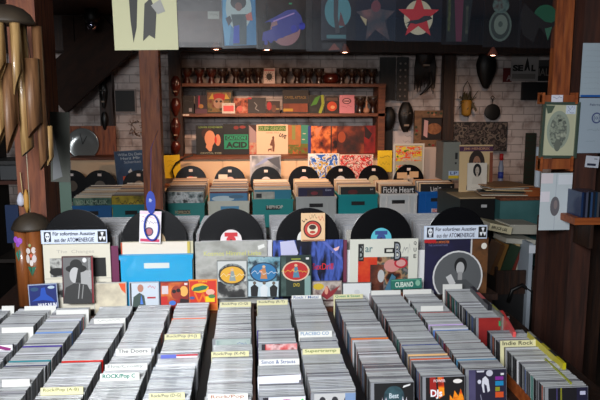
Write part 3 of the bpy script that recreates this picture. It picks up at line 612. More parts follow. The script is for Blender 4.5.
dark_edge = noisemat(((.08, .1, .1), (.55, .58, .58), (.2, .24, .24), (.75, .76, .76)), 26)
prop('dvd_case', 'film case with a yellow circle emblem over a black and white crowd', (217, 261, 247.5, 303), 2.86, [('r', .03, .02, .97, .98, (.78, .79, .78)), ('r', .03, .02, .97, .45, BW), ('e', .5, .62, .46, .3, dark_edge), *emblem((.2, .15, .12), (.88, .67, .2), (.55, .6, .6)), ('x', .1, .55, .98, .66, (.9, .88, .75), 16)], (.5, .52, .52))
prop('dvd_case', 'film case with a blue circle emblem over three dressed figures', (247, 257.5, 279, 301), 2.86, [('r', .03, .02, .97, .98, (.35, .55, .6)), ('r', .0, .4, 1, 1, noisemat(((.05, .1, .12), (.35, .55, .62), (.6, .72, .75), (.1, .2, .25)), 22)), ('r', .03, .02, .97, .4, (.75, .82, .85)), *emblem((.1, .2, .3), (.15, .45, .65), (.75, .5, .3)), ('x', .1, .55, .98, .66, (.85, .88, .9), 16), *[('p', [(c - .1, .02), (c - .12, .25), (c, .33), (c + .12, .25), (c + .1, .02)], col) for c, col in ((.22, (.06, .06, .07)), (.52, (.85, .87, .88)), (.82, (.06, .06, .07)))], *[('e', c, .36, .05, .04, (.4, .35, .3)) for c in (.22, .52, .82)]], (.3, .36, .38), ry=.03)
prop('dvd_case', 'dark green film case with a red circle emblem', (280.5, 256, 311.5, 301), 2.86, [('r', .03, .02, .97, .98, (.07, .15, .13)), ('r', .03, .02, .18, .98, noisemat(((.1, .2, .18), (.3, .4, .38)), 20)), ('r', .78, .02, .97, .5, (.5, .62, .6)), *emblem((.85, .75, .65), (.72, .12, .12), (.3, .5, .6)), ('x', .04, .55, .96, .66, (.85, .7, .2), 16), ('r', .35, .9, .65, .93, (.55, .6, .2)), ('t', 'DVD', .42, .24, .62, .32, (.8, .7, .2)), ('r', .82, .9, .92, .95, (.85, .85, .85))], (.1, .2, .18))
prop('cd_case', 'blue CD with a dark blue bird shape below the wind chime', (29, 284.5, 58, 306), 2.9, [('r', .03, .03, .97, .97, (.06, .14, .42)), ('p', [(.1, .35), (.4, .55), (.45, .85), (.58, .88), (.62, .6), (.8, .45), (.9, .3), (.5, .38)], (.1, .3, .7)), ('e', .22, .82, .14, .08, (.15, .3, .45)), ('e', .8, .87, .12, .06, (.7, .78, .85)), ('t', 'WAS NUN', .3, .08, .95, .26, (.93, .94, .97), .03)], (.6, .65, .75), .01, 'CD', ry=-.04)
prop('cd_case', 'cream CD with fine grey marks and an orange corner', (93.5, 283, 126.5, 306), 2.9, [('r', .03, .03, .97, .97, noisemat(((.88, .84, .74), (.7, .66, .58)), 16)), ('p', [(.76, .97), (.97, .97), (.97, .55), (.85, .7)], (.9, .35, .15))], (.75, .74, .7), .01, 'CD')
prop('cd_case', 'pale CD showing a bald man in a dark jacket', (129, 282.5, 159, 304), 2.915, [('r', .0, 0, .08, 1, (.08, .08, .09)), ('r', .08, .03, .97, .97, (.8, .84, .88)), ('p', [(.1, 0), (.14, .4), (.34, .58), (.5, .45), (.55, 0)], (.25, .32, .3)), ('e', .38, .76, .1, .16, (.72, .5, .42)), ('p', [(.36, .1), (.4, .5), (.46, .1)], (.3, .5, .85)), ('x', .62, .65, .88, .9, (.8, .3, .4), 8), ('r', .6, .33, .88, .4, (.7, .15, .2))], (.7, .72, .75), .01, 'CD')
prop('cd_case', 'orange-red CD showing a face in dark goggles', (160, 282, 189, 304), 2.93, [('r', .03, .03, .97, .97, noisemat(((.35, .06, .08), (.65, .15, .1), (.9, .5, .2)), 9)), ('e', .82, .6, .14, .22, (.95, .7, .35)), ('r', .03, .0, .25, .4, (.8, .15, .12)), ('e', .55, .55, .17, .28, (.6, .2, .13)), ('e', .48, .6, .07, .08, (.08, .05, .06)), ('e', .63, .64, .07, .08, (.08, .05, .06)), ('r', .06, .5, .28, .84, (.85, .8, .82)), ('e', .42, .12, .12, .1, (.25, .45, .8)), ('r', .84, .86, .95, .95, (.9, .85, .85)), ('p', [(.65, 0), (.7, .3), (.97, .25), (.97, 0)], (.15, .07, .09))], (.4, .15, .15), .01, 'CD')
prop('cd_case', 'red and yellow CD with a green airship on its cover', (188.5, 280, 217.5, 307), 2.91, [('r', .0, .0, 1, 1, (.93, .42, .12)), ('r', .05, .04, .95, .95, (.82, .18, .1)), ('l', [(.2, .5), (.35, .1), (.5, .45), (.6, .1)], .06, (.93, .45, .1)), ('e', .4, .67, .3, .19, (.93, .7, .1)), ('p', [(.12, .56), (.2, .7), (.5, .78), (.68, .74), (.6, .62), (.35, .55)], (.1, .42, .3)), ('e', .75, .5, .15, .12, (.92, .7, .62)), ('r', .58, .1, .9, .33, (.95, .82, .08)), ('e', .8, .33, .12, .08, (.3, .5, .3)), ('e', .12, .28, .09, .06, (.3, .35, .6)), ('t', 'KOMIX', .35, .9, .65, .96, (.95, .8, .2))], (.9, .55, .2), .01, 'CD')
prop('cd_case', 'CD with a red and yellow comic drawing left of the white card', (312, 281.5, 342, 304), 2.94, [('r', .03, .03, .97, .97, noisemat(((.55, .5, .48), (.75, .7, .66), (.4, .3, .3)), 18)), ('e', .22, .75, .18, .16, (.8, .68, .15)), ('p', [(.3, .3), (.5, .8), (.62, .5), (.95, .8), (.7, .3), (.5, .1)], (.55, .12, .16)), ('e', .48, .55, .06, .2, (.85, .6, .5)), ('r', .05, .0, .95, .1, (.3, .2, .2))], (.55, .5, .48), .01, 'CD')
prop('cd_case', 'plain white CD case leaning below the collage cover', (342.5, 283, 371.5, 306), 2.95, [('r', .04, .04, .96, .93, (.86, .87, .87)), ('e', .5, .5, .1, .13, (.8, .81, .82))], (.35, .37, .38), .01, 'CD')
prop('name_strip', 'green strip lettered CUBANO at the foot of the collage cover', (391, 279, 422, 289), 2.93, [('r', .02, .05, .98, .95, (.1, .42, .36)), ('t', 'CUBANO', .14, .2, .72, .72, (.85, .9, .85), .02), ('e', .87, .55, .08, .3, (.5, .7, .6)), ('r', .02, .85, .98, .95, (.3, .6, .5))], (.1, .4, .35), .004, 'sign', ry=-.03)
prop('cardboard_box', 'small brown box right of the purple-covered stack', (372, 333, 374, 336), 2.97, [], (.4, .3, .2), .01, 'box') if False else None
# ================================================================== CRATES ALONG THE BACK
BACK = [  # px left, right, front Y, top of sleeves in front, sleeve foot = crate top, crate colour, ribs, wording, banner art/colour
    (72, 111, 5.45, 198, 205.5, (.08, .38, .62), False, 'deep blue crate at the far left of the back row', (.25, .42, .36), 'green and grey LP cover in the far left blue crate'),
    (112, 149, 5.42, 196, 204.5, (.1, .55, .6), False, 'turquoise crate left of the wooden post', (.72, .62, .15), 'yellow lettered LP cover left of the wooden post'),
    (163, 204, 5.35, 192, 203, (.04, .5, .48), False, 'dark teal crate right of the wooden post', None, 'black and white patterned LP cover in the first teal crate'),
    (208, 249, 5.42, 191.5, 201, (.82, .82, .76), True, 'cream white crate, second right of the post', None, 'sky blue and white LP cover in the cream crate'),
    (252.5, 293, 5.5, 190, 199, (.05, .55, .54), False, 'teal crate in the middle of the back row', None, 'turquoise and silver LP cover in the middle teal crate'),
    (296, 336.5, 5.58, 188, 196.5, (.72, .73, .72), True, 'light grey crate with dark handle slot', None, 'dark purple LP cover in the light grey crate'),
    (338, 378.5, 5.66, 187, 194.5, (.05, .58, .6), False, 'turquoise crate beside the white crate', None, 'dark grey LP cover in the turquoise crate'),
    (380, 417.5, 5.74, 186, 193.5, (.84, .85, .85), True, 'white crate with ribs, second from right in the back row', None, 'black LP cover lettered Fickle Heart'),
    (418.5, 457, 5.82, 184, 191.5, (.08, .38, .7), True, 'strong blue crate at the right end of the back row', None, 'black LP cover with white script in the blue crate')]
bwn = noisemat(((.08, .1, .1), (.5, .55, .55), (.85, .86, .86), (.2, .22, .22)), 16)
bart = [[('r', 0, .5, 1, 1, noisemat(((.12, .25, .2), (.3, .45, .38), (.55, .6, .5)), 14)), ('t', 'VOLKSMUSIK', .08, .82, .9, .94, (.6, .68, .6))],
        [('r', 0, .5, 1, 1, noisemat(((.25, .3, .1), (.7, .6, .1), (.8, .7, .2)), 12)), ('x', .1, .75, .9, .95, (.2, .2, .1), 20)],
        [('r', 0, 0, 1, 1, bwn)],
        [('r', 0, .0, 1, 1, (.3, .52, .68)), ('r', 0, .95, 1, 1, (.45, .2, .2)), ('e', .35, .8, .3, .08, (.75, .82, .85)), ('e', .7, .85, .2, .05, (.3, .45, .55)), ('r', .3, .4, .7, .6, (.7, .75, .8))],
        [('r', 0, 0, 1, 1, (.15, .5, .6)), ('r', 0, .6, .55, .95, noisemat(((.5, .5, .48), (.75, .74, .7)), 12)), ('r', .05, .78, .2, .9, (.15, .15, .15))],
        [('r', 0, 0, 1, 1, (.1, .08, .25)), ('r', .25, .72, .68, .94, (.2, .12, .15)), ('e', .45, .85, .1, .05, (.5, .15, .2)), ('t', 'Queen', .75, .9, .92, .97, (.7, .7, .8))],
        [('r', 0, 0, 1, 1, (.1, .11, .12)), ('e', .35, .85, .14, .07, (.35, .08, .1)), ('t', 'jazz', .85, .9, .93, .95, (.8, .8, .8))],
        [('r', 0, 0, 1, 1, (.05, .05, .055)), ('t', 'Fickle Heart', .06, .8, .95, .97, (.88, .88, .88), .01)],
        [('r', 0, 0, 1, 1, (.06, .06, .065)), ('t', 'Linie', .3, .78, .62, .93, (.82, .82, .82), .005, .12), ('e', .92, .9, .02, .02, (.7, .7, .7))]]
BSL = [('tan', sleeve_mesh((.72, .55, .4), (.75, .6, .45))), ('cream', sleeve_mesh((.85, .76, .62), (.85, .76, .62))), ('grey', sleeve_mesh((.5, .48, .46), (.5, .5, .5))), ('brown', sleeve_mesh((.42, .26, .18), (.3, .2, .15))), ('white', sleeve_mesh((.86, .84, .8), (.85, .85, .8)))]
for i, (a, b, Y, pt, pf, col, ribs, lab, _, slab) in enumerate(BACK):
    X0 = W(a, pt, Y)[0]; X1 = W(b, pt, Y)[0]; X = (X0 + X1) / 2; w = min(X1 - X0, .352)
    zf = W((a + b) / 2, pf, Y)[1]; zt = W((a + b) / 2, pt, Y)[1]
    st = None
    if i == 2: st = [('t', 'POP/ROCK', .28, .62, .66, .74, (.7, .65, .5), .02)]
    if i == 4: st = [('t', 'HIPHOP', .35, .66, .75, .78, (.8, .8, .75), .03)]
    if i == 8: st = [('r', .35, .22, .75, .36, (.85, .85, .85)), ('t', 'EDEKA', .38, .23, .72, .35, (.8, .15, .15), .03), ('e', .55, .1, .08, .08, (.8, .85, .9))]
    if i == 3: st = [('r', .3, .3, .75, .82, (.35, .6, .75)), ('e', .5, .55, .12, .2, (.85, .85, .85))]
    crate('record_crate', lab, X, Y, .567, w, .42, zf - .567, col, (0, .12 if i > 2 else .1, .034), (.1, .09, .1), ribs, 'plastic crates of records in the back row', st)
    panel('record_sleeve', slab, 'record', (X, Y + .012, zt - .312), LW, .312, bart[i], .004, (.6, .58, .55))
    y = Y + .03; rnd = random.Random(i + 90)
    n = 0
    while y < 6.12:
        v = rnd.choices(range(5), [5, 5, 3, 2, 2])[0]; dz = rnd.uniform(-.004, .006) + (y - Y) * .03
        T = Matrix.Translation((X + rnd.uniform(-.008, .008), y, zt - .317 + dz)) @ Matrix.Rotation(rnd.uniform(-.02, .02), 4, 'Z') @ Matrix.Rotation(-.06, 4, 'X')
        addto(rest, BSL[v][1], T); y += .0075 + (rnd.random() < .1) * .02
tag(rest.build('record_sleeves'), 'tightly filed LP sleeves filling the back crates and rear of the front row', 'records', None, 'stuff')
# white paper tabs
for k, (px, py, wd, lab) in enumerate(((280, 183, 9, 'small cream card on the filed LPs above the middle teal crate'), (223, 178.5, 9, 'white paper tab before the disc above the cream crate'), (192, 181, 10, 'pale paper slip between LPs behind the first teal crate'), (348, 183.5, 12, 'white paper slip between LPs above the turquoise crate'), (402, 176.5, 10, 'tan card slip before the disc at the yellow-green poster'), (414, 175.5, 9, 'second tan card slip right of the disc at the yellow-green poster'))):
    flat('paper_tab', lab, 'paper', (px - wd / 2, py - 4, px + wd / 2, py + 2), 6.14 - k * .002, [], .002, (.9, .86, .78) if k < 4 else (.8, .66, .5), body='paper')
# discs standing at the back of the crates
bd = [(72, 186, 'dark', (.3, .25, .2), 'left end of the back row, half behind the hanging sheet'), (100, 186, 'dark', (.35, .33, .3), 'left of the dark blue poster'), (139, 186, 'dark', (.5, .45, .4), 'before the dark blue poster, partly behind the post'), (191, 181.5, '', (.85, .2, .15), 'with a red label below the woman portrait cover'), (230, 182, '', (.9, .75, .7), 'with a pink label below the ACID cover'),
      (266, 182, '', (.85, .82, .8), 'before the silver sleeve'), (304, 181.5, '', (.88, .72, .68), 'left of the blue graffiti cover base'), (340.5, 181, '', (.75, .75, .75), 'before the blue and red graffiti covers'), (373.5, 180.5, '', (.72, .68, .55), 'below the yellow paper'), (408.5, 180, '', (.8, .7, .6), 'before the yellow and green poster')]
for k, (px, py, _, lc, lab) in enumerate(bd):
    X, Z = W(px, py, 6.17)
    disc('vinyl_record', 'black vinyl disc ' + lab, (X, 6.17, Z), .15, lc, None, 'discs standing at the back of the crates', (-.04, 0, 0), [('r', .15, .1, .85, .9, (.86, .82, .8)), ('x', .2, .3, .8, .6, (.5, .45, .4), 8)] )
# things propped on the cream counter front
def wallp(name, label, px, Y, art, base, cat='record', **k): return flat(name, label, cat, px, Y, art, .004, base, **k)
wallp('yellow_paper', 'yellow sheet of paper on the left end of the cream counter', (165, 155, 181, 178), 6.42, [('x', .2, .7, .8, .8, (.5, .45, .1), 8), ('x', .2, .5, .8, .6, (.5, .45, .1), 8)], (.85, .72, .12), 'paper', ry=-.05, body='paper')
wallp('yellow_paper', 'yellow sheet of paper right of the red graffiti cover', (377.5, 150.5, 392, 172), 6.42, [('x', .15, .6, .85, .8, (.55, .45, .1), 10), ('x', .15, .3, .85, .5, (.55, .45, .1), 10)], (.88, .74, .1), 'paper', body='paper')
wallp('record_sleeve', 'silver and grey LP sleeve behind the third back disc', (250, 155, 281, 187), 6.3, [('r', .06, .05, 1, .97, noisemat(((.35, .38, .42), (.6, .62, .65), (.8, .8, .82)), 8)), ('p', [(.1, .6), (.5, .9), (.8, .95), (.4, .7)], (.55, .6, .75)), ('p', [(.55, .85), (.95, .95), (.98, .5)], (.3, .32, .36))], (.7, .7, .72), z0=.84)
graf = noisemat(((.1, .3, .65), (.15, .4, .75), (.8, .85, .9), (.75, .6, .2), (.1, .3, .6)), 16, (1, 1, 1), .5, 3, True, 0, 1.5)
wallp('record_sleeve', 'blue and white graffiti LP cover leaning on the cream counter', (308, 153.5, 339, 186), 6.32, [('r', .04, .03, .96, .97, graf), ('r', .05, .9, .18, .97, (.9, .9, .9))], (.85, .85, .85), z0=.84)
grafr = noisemat(((.85, .8, .75), (.8, .12, .1), (.85, .8, .76), (.82, .1, .1), (.5, .3, .28), (.85, .8, .75)), 11, (1, 1, 1), .5, 2, True, 0, 2.5)
wallp('record_sleeve', 'white LP cover with red graffiti leaning on the cream counter', (339.5, 154.5, 373, 186), 6.32, [('r', .02, .02, .98, .98, grafr)], (.85, .78, .72), z0=.84)
yg = noisemat(((.15, .4, .15), (.85, .75, .1), (.7, .68, .62), (.85, .3, .1), (.8, .75, .2)), 13, (1, 1, 2), .5, 3, True, 0, 1)
wallp('record_sleeve', 'grey LP cover with yellow, green and red lettering', (393, 143.5, 424, 184), 6.3, [('r', .05, .04, .95, .96, (.62, .62, .56)), ('r', .08, .55, .92, .94, yg), ('t', 'SUNSHINE', .12, .72, .9, .8, (.85, .15, .1), .02), ('r', .1, .28, .5, .45, yg), ('e', .4, .4, .12, .07, (.3, .25, .2))], (.75, .75, .72), z0=.84)
wallp('record_sleeve', 'dark blue LP poster with pale script, left of the post', (116.5, 150.5, 147, 186), 6.35, [('r', .03, .03, .97, .97, noisemat(((.1, .18, .3), (.16, .28, .42)), 8)), ('t', 'Willst Du Dein', .12, .85, .9, .93, (.6, .68, .75)), ('t', 'Herz Mir', .2, .74, .85, .82, (.6, .68, .75)), ('t', 'Schenken', .3, .63, .85, .71, (.55, .62, .7)), ('p', [(.4, .38), (.5, .48), (.55, .36), (.8, .34), (.95, .48), (.8, .28), (.5, .28)], (.75, .78, .8)), ('r', .22, .14, .34, .26, (.75, .3, .15))], (.2, .3, .4), ry=-.06, z0=.84)
tag(MB().box(-1.8, 1.25, 6.27, 6.42, .815, .839, WOODS).build('ledge_board'), 'narrow ledge along the foot of the cream counter front, behind the discs', 'board')
x0 = W(538, 260, 3.62)[0]; x1 = W(556, 260, 3.62)[0]
tag(MB().box(x0, x1, 3.62, 3.66, 0, .98, noisemat(((.2, .1, .07), (.27, .14, .09)), 5, (6, 6, 1), .7)).build('side_board'), 'red-brown upright board left of the right post, darkened as if in shade', 'board')  # darkened along with the post, shade put into the colour
# LPs standing on the counter against the wall
YT = 6.72
def onc(label, px, base, art, Y=YT, name='record_sleeve', **k): return flat(name, label, 'record', px, Y, art, .004, base, z0=1.096, **k)
skin = (.82, .55, .4)
onc('black LP cover with a pale woman portrait and green lettering', (196, 125.5, 224, 156), (.06, .06, .05), [('e', .42, .72, .22, .2, (.22, .1, .06)), ('e', .5, .56, .19, .27, skin), ('e', .78, .5, .1, .2, (.8, .5, .36)), ('e', .7, .5, .04, .12, (.75, .15, .1)), ('p', [(.3, .1), (.38, .4), (.6, .35), (.55, .12)], skin), ('p', [(0, .08), (.3, .3), (.5, .08)], (.06, .06, .05)), ('t', 'LOUISE REMEMBERS', .1, .91, .95, .97, (.5, .6, .3)), ('t', 'CRYSTAL EYES', .15, .02, .9, .08, (.6, .6, .5))])
onc('black LP cover with teal sign reading CAUTION ACID', (223.5, 124, 249, 155), (.04, .04, .05), [('r', .02, .18, .97, .66, (.05, .5, .36)), ('r', .06, .47, .93, .62, (.04, .25, .2)), ('t', 'CAUTION!', .12, .49, .88, .6, (.1, .6, .42), .02), ('t', 'ACID', .1, .22, .92, .42, (.03, .12, .1), .05), ('e', .5, .88, .1, .06, (.45, .12, .1)), ('e', .75, .9, .12, .05, (.5, .15, .12))], 6.71)
onc('pink and red patterned LP cover half hidden left of the LIVE cover', (247, 125, 258, 155), (.6, .5, .5), [('r', 0, 0, 1, .4, noisemat(((.7, .2, .15), (.7, .6, .5)), 20)), ('p', [(.2, 1), (1, 1), (1, .7)], (.2, .08, .06))], 6.74)
onc('cream LP cover with a green title band and the word LIVE', (256.5, 124.5, 288, 156), (.84, .72, .6), [('r', .06, .78, .94, .96, (.25, .42, .14)), ('t', 'ZUPF GEIGEN', .08, .8, .92, .93, (.6, .62, .4), .01), ('t', 'HANSEL FOLK', .3, .7, .72, .75, (.6, .45, .35)), ('t', 'LIVE', .72, .55, .95, .68, (.15, .08, .05), .04, -.4), ('e', .53, .55, .035, .06, (.35, .2, .14)), ('p', [(.42, .3), (.48, .5), (.56, .52), (.58, .3), (.56, .08), (.5, .1), (.5, .28)], (.4, .24, .17)), ('p', [(.36, .08), (.37, .18), (.48, .2), (.48, .08), (.45, .14), (.4, .14)], (.4, .24, .17))])
orn = noisemat(((.75, .3, .12), (.6, .4, .2), (.8, .4, .2)), 8)
onc('orange LP cover with green plants at its foot', (287, 125, 301, 156), (.7, .3, .15), [('r', 0, .3, 1, 1, orn), ('r', .35, .5, .6, 1, (.5, .5, .25)), ('r', 0, 0, 1, .32, noisemat(((.5, .1, .05), (.3, .4, .1), (.7, .3, .1)), 30))], 6.74)
onc('turquoise and green LP cover between the orange and blue ones', (300, 125, 308.5, 156), (.2, .5, .42), [('r', 0, 0, 1, .35, noisemat(((.5, .15, .05), (.3, .45, .1)), 30)), ('e', .5, .7, .2, .02, (.7, .7, .6)), ('e', .4, .5, .2, .02, (.7, .7, .6))], 6.75)
onc('narrow blue LP cover edge', (308, 126, 312, 156), (.12, .2, .5), [], 6.745)
amb = noisemat(((.12, .04, .03), (.55, .22, .08), (.9, .5, .25), (.3, .1, .06)), 9, (1, 1, 1), .35, 3, coat=.6)  # lamp sheen on the wrapper painted into the colour pattern
onc('glossy wrapped LP cover with a painted amber sheen at left', (311, 126, 337, 155.5), amb, [('r', .75, 0, .8, 1, (.15, .05, .04)), ('p', [(.15, .9), (.45, 1), (.2, .6)], (.85, .5, .35))])
onc('dark brown LP cover with an orange figure in the middle', (336, 126, 364, 155), (.12, .05, .04), [('r', 0, 0, 1, 1, noisemat(((.1, .03, .03), (.3, .1, .05), (.55, .22, .1)), 8)), ('e', .2, .6, .14, .2, (.6, .25, .1))], 6.74)
onc('deep red LP cover at the right end above the counter', (363, 125.5, 378, 155), (.45, .06, .06), [('r', 0, 0, 1, 1, noisemat(((.3, .03, .04), (.6, .1, .08)), 12)), ('p', [(.1, 1), (.6, .7), (.4, .5), (.1, .6)], (.15, .05, .05))], 6.75)
# ================================================================== WALL SHELVES
YS = 6.62
sr = thing('wall_shelf', 'brown wooden wall shelf with two long boards over the counter', 'shelf', (0, YS, 0))
xl, z1 = W(182, 83, YS); xr, z0 = W(386, 87, YS)
za = W(280, 83.5, YS)[1]; zb = W(280, 113.5, YS)[1]
MB().box(xl, xr, 0, .3, za - .03, za, WOODS).build('shelf_board', sr)
MB().box(xl, xr, 0, .3, zb - .03, zb, WOODS).build('shelf_board', sr)
xu = W(381.5, 120, YS)[0]
MB().box(xu - .035, xu + .035, 0, .3, 1.097, za - .03, WOODS).build('side_panel', sr)
xu2 = W(180, 120, YS)[0]
MB().box(xu2 - .012, xu2 + .012, .05, .3, 1.097, za + .05, WOODD).build('side_panel', sr)
q = MB(); draw(q, .06, .014, [('r', 0, 0, 1, 1, (.85, .8, .75))]); q.build('price_label', sr, (W(186, 115, YS)[0], 0, zb - .02))
# goblet drums
DB = noisemat(((.08, .05, .04), (.16, .08, .06)), 9, rough=.3, coat=.5); DB2 = noisemat(((.2, .06, .04), (.32, .1, .06)), 9, rough=.3, coat=.5)
def drum(label, bm, loc, s=1):
    r = thing('goblet_drum', label, 'drum', loc, group='small goblet drums on the shelves'); r.scale = (s, s, s)
    db = MB().lathe([(.036, 0), (.038, .006), (.03, .035), (.023, .062), (.03, .075), (.047, .1), (.053, .13), (.053, .15)], bm, 24).build('drum_body', r)
    MB().lathe([(.0535, 0), (.0545, .004), (.0545, .018), (.05, .02)], (.2, .16, .13), 24).build('drumhead', r, (0, 0, .135))
    m = MB(); m.tube([(.0495 * math.cos(a * PI / 8) * (1 + .1 * (a % 2)), .0495 * math.sin(a * PI / 8) * (1 + .1 * (a % 2)), .10 + .03 * (a % 2)) for a in range(17)], .0018, (.45, .4, .36), 5); m.build('lacing', db)
    return r
dx = [187, 199.5, 211.5, 222.5, 236, 248, 258.5, 284.3, 297, 308, 319, 341.5, 352, 362, 372]
d0 = None
for k, px in enumerate(dx):
    X = W(px, 80, YS + .09)[0]; lab = 'small dark goblet drum on the top shelf, number %d counted from the left end' % (k + 1)
    lab = ('reddish' if k < 3 else 'black') + ' goblet drum on the top shelf, ' + ('leftmost' if k == 0 else 'rightmost' if k == len(dx) - 1 else 'first right of the sun card' if k == 7 else 'first left of the sun card' if k == 6 else '%s from the left' % (['', 'second', 'third', 'fourth', 'fifth', 'sixth'] + [''] * 9)[k] if k < 6 else '%s right of the sun card' % ['second', 'third', 'fourth', 'fifth', 'sixth', 'seventh'][k - 8])
    if k == 0: d0 = drum(lab, DB2, (X, YS + .09, za))
    elif k == 3: d1 = drum(lab, DB, (X, YS + .09, za))
    else: dup(d0 if k < 3 else d1, (X, YS + .09, za), None, lab)
flat('sun_card', 'white card with a black sun emblem standing on the top shelf', 'card', (263.5, 68, 275, 83.5), YS + .1, [('e', .5, .45, .26, .22, (.12, .1, .1)), *[('p', [(.5 + .3 * math.cos(a), .45 + .25 * math.sin(a)), (.5 + .42 * math.cos(a + .12), .45 + .35 * math.sin(a + .12)), (.5 + .3 * math.cos(a + .25), .45 + .25 * math.sin(a + .25))], (.2, .1, .1)) for a in [k * PI / 6 for k in range(12)]], ('r', .05, .82, .95, .9, (.75, .35, .35))], .02, (.82, .74, .72), z0=za, body='card')
r = thing('reddish_drum', 'wide reddish bowl drum on the top shelf among the black ones', 'drum', (W(330.5, 80, YS + .09)[0], YS + .09, za))
MB().lathe([(.05, 0), (.078, .02), (.085, .05), (.075, .085), (.06, .1)], DB2, 28).build('drum_body', r); MB().lathe([(.062, .0), (.062, .01)], (.3, .2, .16), 28).build('drumhead', r, (0, 0, .1))
# second shelf
def sh(label, px, base, art, dy=.1, th=.01, cat='CD', name='cd_case', **k): return flat(name, label, cat, px, YS + dy, art, th, base, z0=zb, **k)
sh('dark CD case at the left end of the lower shelf', (182.5, 95.5, 194, 114), (.1, .09, .09), [('r', .55, .1, .8, .3, (.6, .58, .6)), ('x', .2, .6, .8, .8, (.3, .3, .3), 6)])
sh('dark CD with a pink figure on the lower shelf', (195, 95.5, 207, 114), (.14, .06, .1), [('p', [(.25, .3), (.3, 1), (.42, 1), (.4, .4)], (.6, .1, .25)), ('e', .5, .4, .2, .12, (.65, .45, .2)), ('r', 0, 0, 1, .25, (.35, .2, .25))])
sh('green and red framed picture leaning on the lower shelf', (206, 89.5, 232.5, 114), (.06, .09, .05), [('r', .05, .05, .95, .88, noisemat(((.08, .15, .06), (.5, .4, .2), (.4, .12, .08)), 14)), ('e', .5, .68, .28, .16, (.65, .1, .07)), ('e', .48, .42, .2, .22, (.65, .5, .4)), ('e', .4, .5, .05, .05, (.12, .08, .08)), ('e', .56, .5, .05, .05, (.12, .08, .08)), ('p', [(.1, .6), (.25, .85), (.3, .6)], (.75, .6, .2)), ('p', [(.9, .6), (.75, .85), (.7, .6)], (.75, .6, .2))], .14, cat='picture', name='picture')
sh('pink white card box in front of the framed picture', (222, 103, 235, 114), (.75, .72, .68), [('r', .1, .2, .9, .75, (.8, .3, .3)), ('x', .2, .8, .8, .92, (.6, .3, .3), 6)], .05, .04, 'box', 'card_box')
sh('CD with orange and red swirls on the lower shelf', (234, 98, 248, 114), (.3, .12, .1), [('r', 0, 0, 1, 1, noisemat(((.15, .06, .05), (.6, .25, .12), (.75, .5, .4)), 25)), ('e', .4, .3, .2, .2, (.75, .35, .3))], .13)
sh('charcoal CD with a faint white drawing on the lower shelf', (248, 97.5, 266, 114), (.15, .14, .15), [('l', [(.35, .7), (.5, .5), (.4, .3), (.6, .15)], .05, (.5, .5, .5)), ('r', .0, .9, .2, 1, (.7, .15, .2))], .1)
sh('dark CD with a red edge figure beside the charcoal one', (266.5, 101, 280, 114), (.18, .1, .08), [('e', .2, .6, .18, .35, (.6, .1, .12)), ('e', .55, .4, .2, .3, (.35, .2, .14)), ('r', .7, .3, .95, .4, (.6, .5, .3))], .1)
sh('large black and brown record box lettered CAMEL ATTACK', (282.5, 90, 308.5, 114), (.07, .05, .05), [('t', 'CAMEL ATTACK', .08, .62, .92, .74, (.5, .4, .2)), ('r', .03, .05, .97, .42, noisemat(((.35, .14, .05), (.5, .22, .08)), 8)), ('r', .03, .08, .4, .2, (.65, .5, .12))], .12, .02)
sh('black and green CD on the lower shelf', (309, 95, 324.5, 114), (.05, .08, .05), [('p', [(.1, .4), (.4, .85), (.75, 1), (.5, .5)], (.25, .5, .12)), ('l', [(.85, 1), (.9, .5), (.7, 0)], .18, (.55, .6, .15)), ('r', .15, .1, .5, .3, (.12, .12, .12))], .1)
sh('CD with an orange creature on the lower shelf', (325, 96, 339, 114), (.12, .06, .05), [('e', .5, .4, .35, .28, (.75, .25, .08)), ('e', .55, .35, .15, .1, (.85, .6, .4)), ('r', .1, .72, .9, .9, (.35, .25, .2))], .1)
sh('pink CD with an oval emblem on the lower shelf', (339.5, 95, 354.5, 114), (.8, .5, .55), [('e', .48, .67, .3, .17, (.35, .15, .2)), ('e', .48, .67, .22, .12, (.85, .6, .62)), ('r', .3, .63, .66, .7, (.35, .15, .2)), ('x', .15, .3, .85, .45, (.55, .25, .3), 10)], .1)
for k, px in enumerate((360, 373)):
    r = dup(d1, (W(px, 110, YS + .09)[0], YS + .09, zb), None, 'black goblet drum on the lower shelf, %s of the two' % ('left' if k == 0 else 'right')); r.scale = (1.12, 1.12, 1.12)
r = thing('wooden_figure', 'small pale figure with a round foot between the lower shelf drums', 'figure', (W(366.5, 110, YS + .03)[0], YS + .03, zb)); MB().lathe([(.026, 0), (.034, .02), (.03, .045), (.014, .06), (.01, .1), (.006, .13)], (.62, .45, .36), 16).build('body', r)
# spot lamps on the beam
for k, (px, py, pw) in enumerate(((216, 47, 9), (267, 47.5, 10), (345, 50, 9), (493, 53, 5))):
    X, Z = W(px, py, 5.6); lab = ['leftmost small glowing spot lamp under the dark beam', 'second small glowing spot lamp, below the blue locomotive', 'small glowing spot lamp over the right end of the shelves', 'rightmost small glowing spot lamp above the black mask'][k]
    r = thing('spot_lamp', lab, 'lamp', (X, 5.6, Z), (0, 0, 0))
    sm = mat((.75, .45, .38), .5)
    ls = MB().lathe([(.045, -.02), (.034, .012), (.014, .04), (.012, .05)], sm, 20).build('lamp_shade', r)
    MB().lathe([(.001, -.024), (.02, -.021), (.026, -.014), (.02, -.006)], mat((1, .74, .6), .4, emit=14), 16).build('bulb', ls)
    MB().tube([(0, 0, .05), (0, .0, CEIL - Z)], .005, BLACK).build('lamp_stem', r)
    l = bpy.data.lights.new('lamp_light', 'SPOT'); l.energy = pw * 7; l.color = (1, .62, .4); l.spot_size = math.radians(112); l.spot_blend = 1; l.shadow_soft_size = .03
    o = bpy.data.objects.new('lamp_light', l); C.objects.link(o); o.parent = r; o.location = (0, -.02, -.04); o.rotation_euler = (math.radians(38), 0, 0)
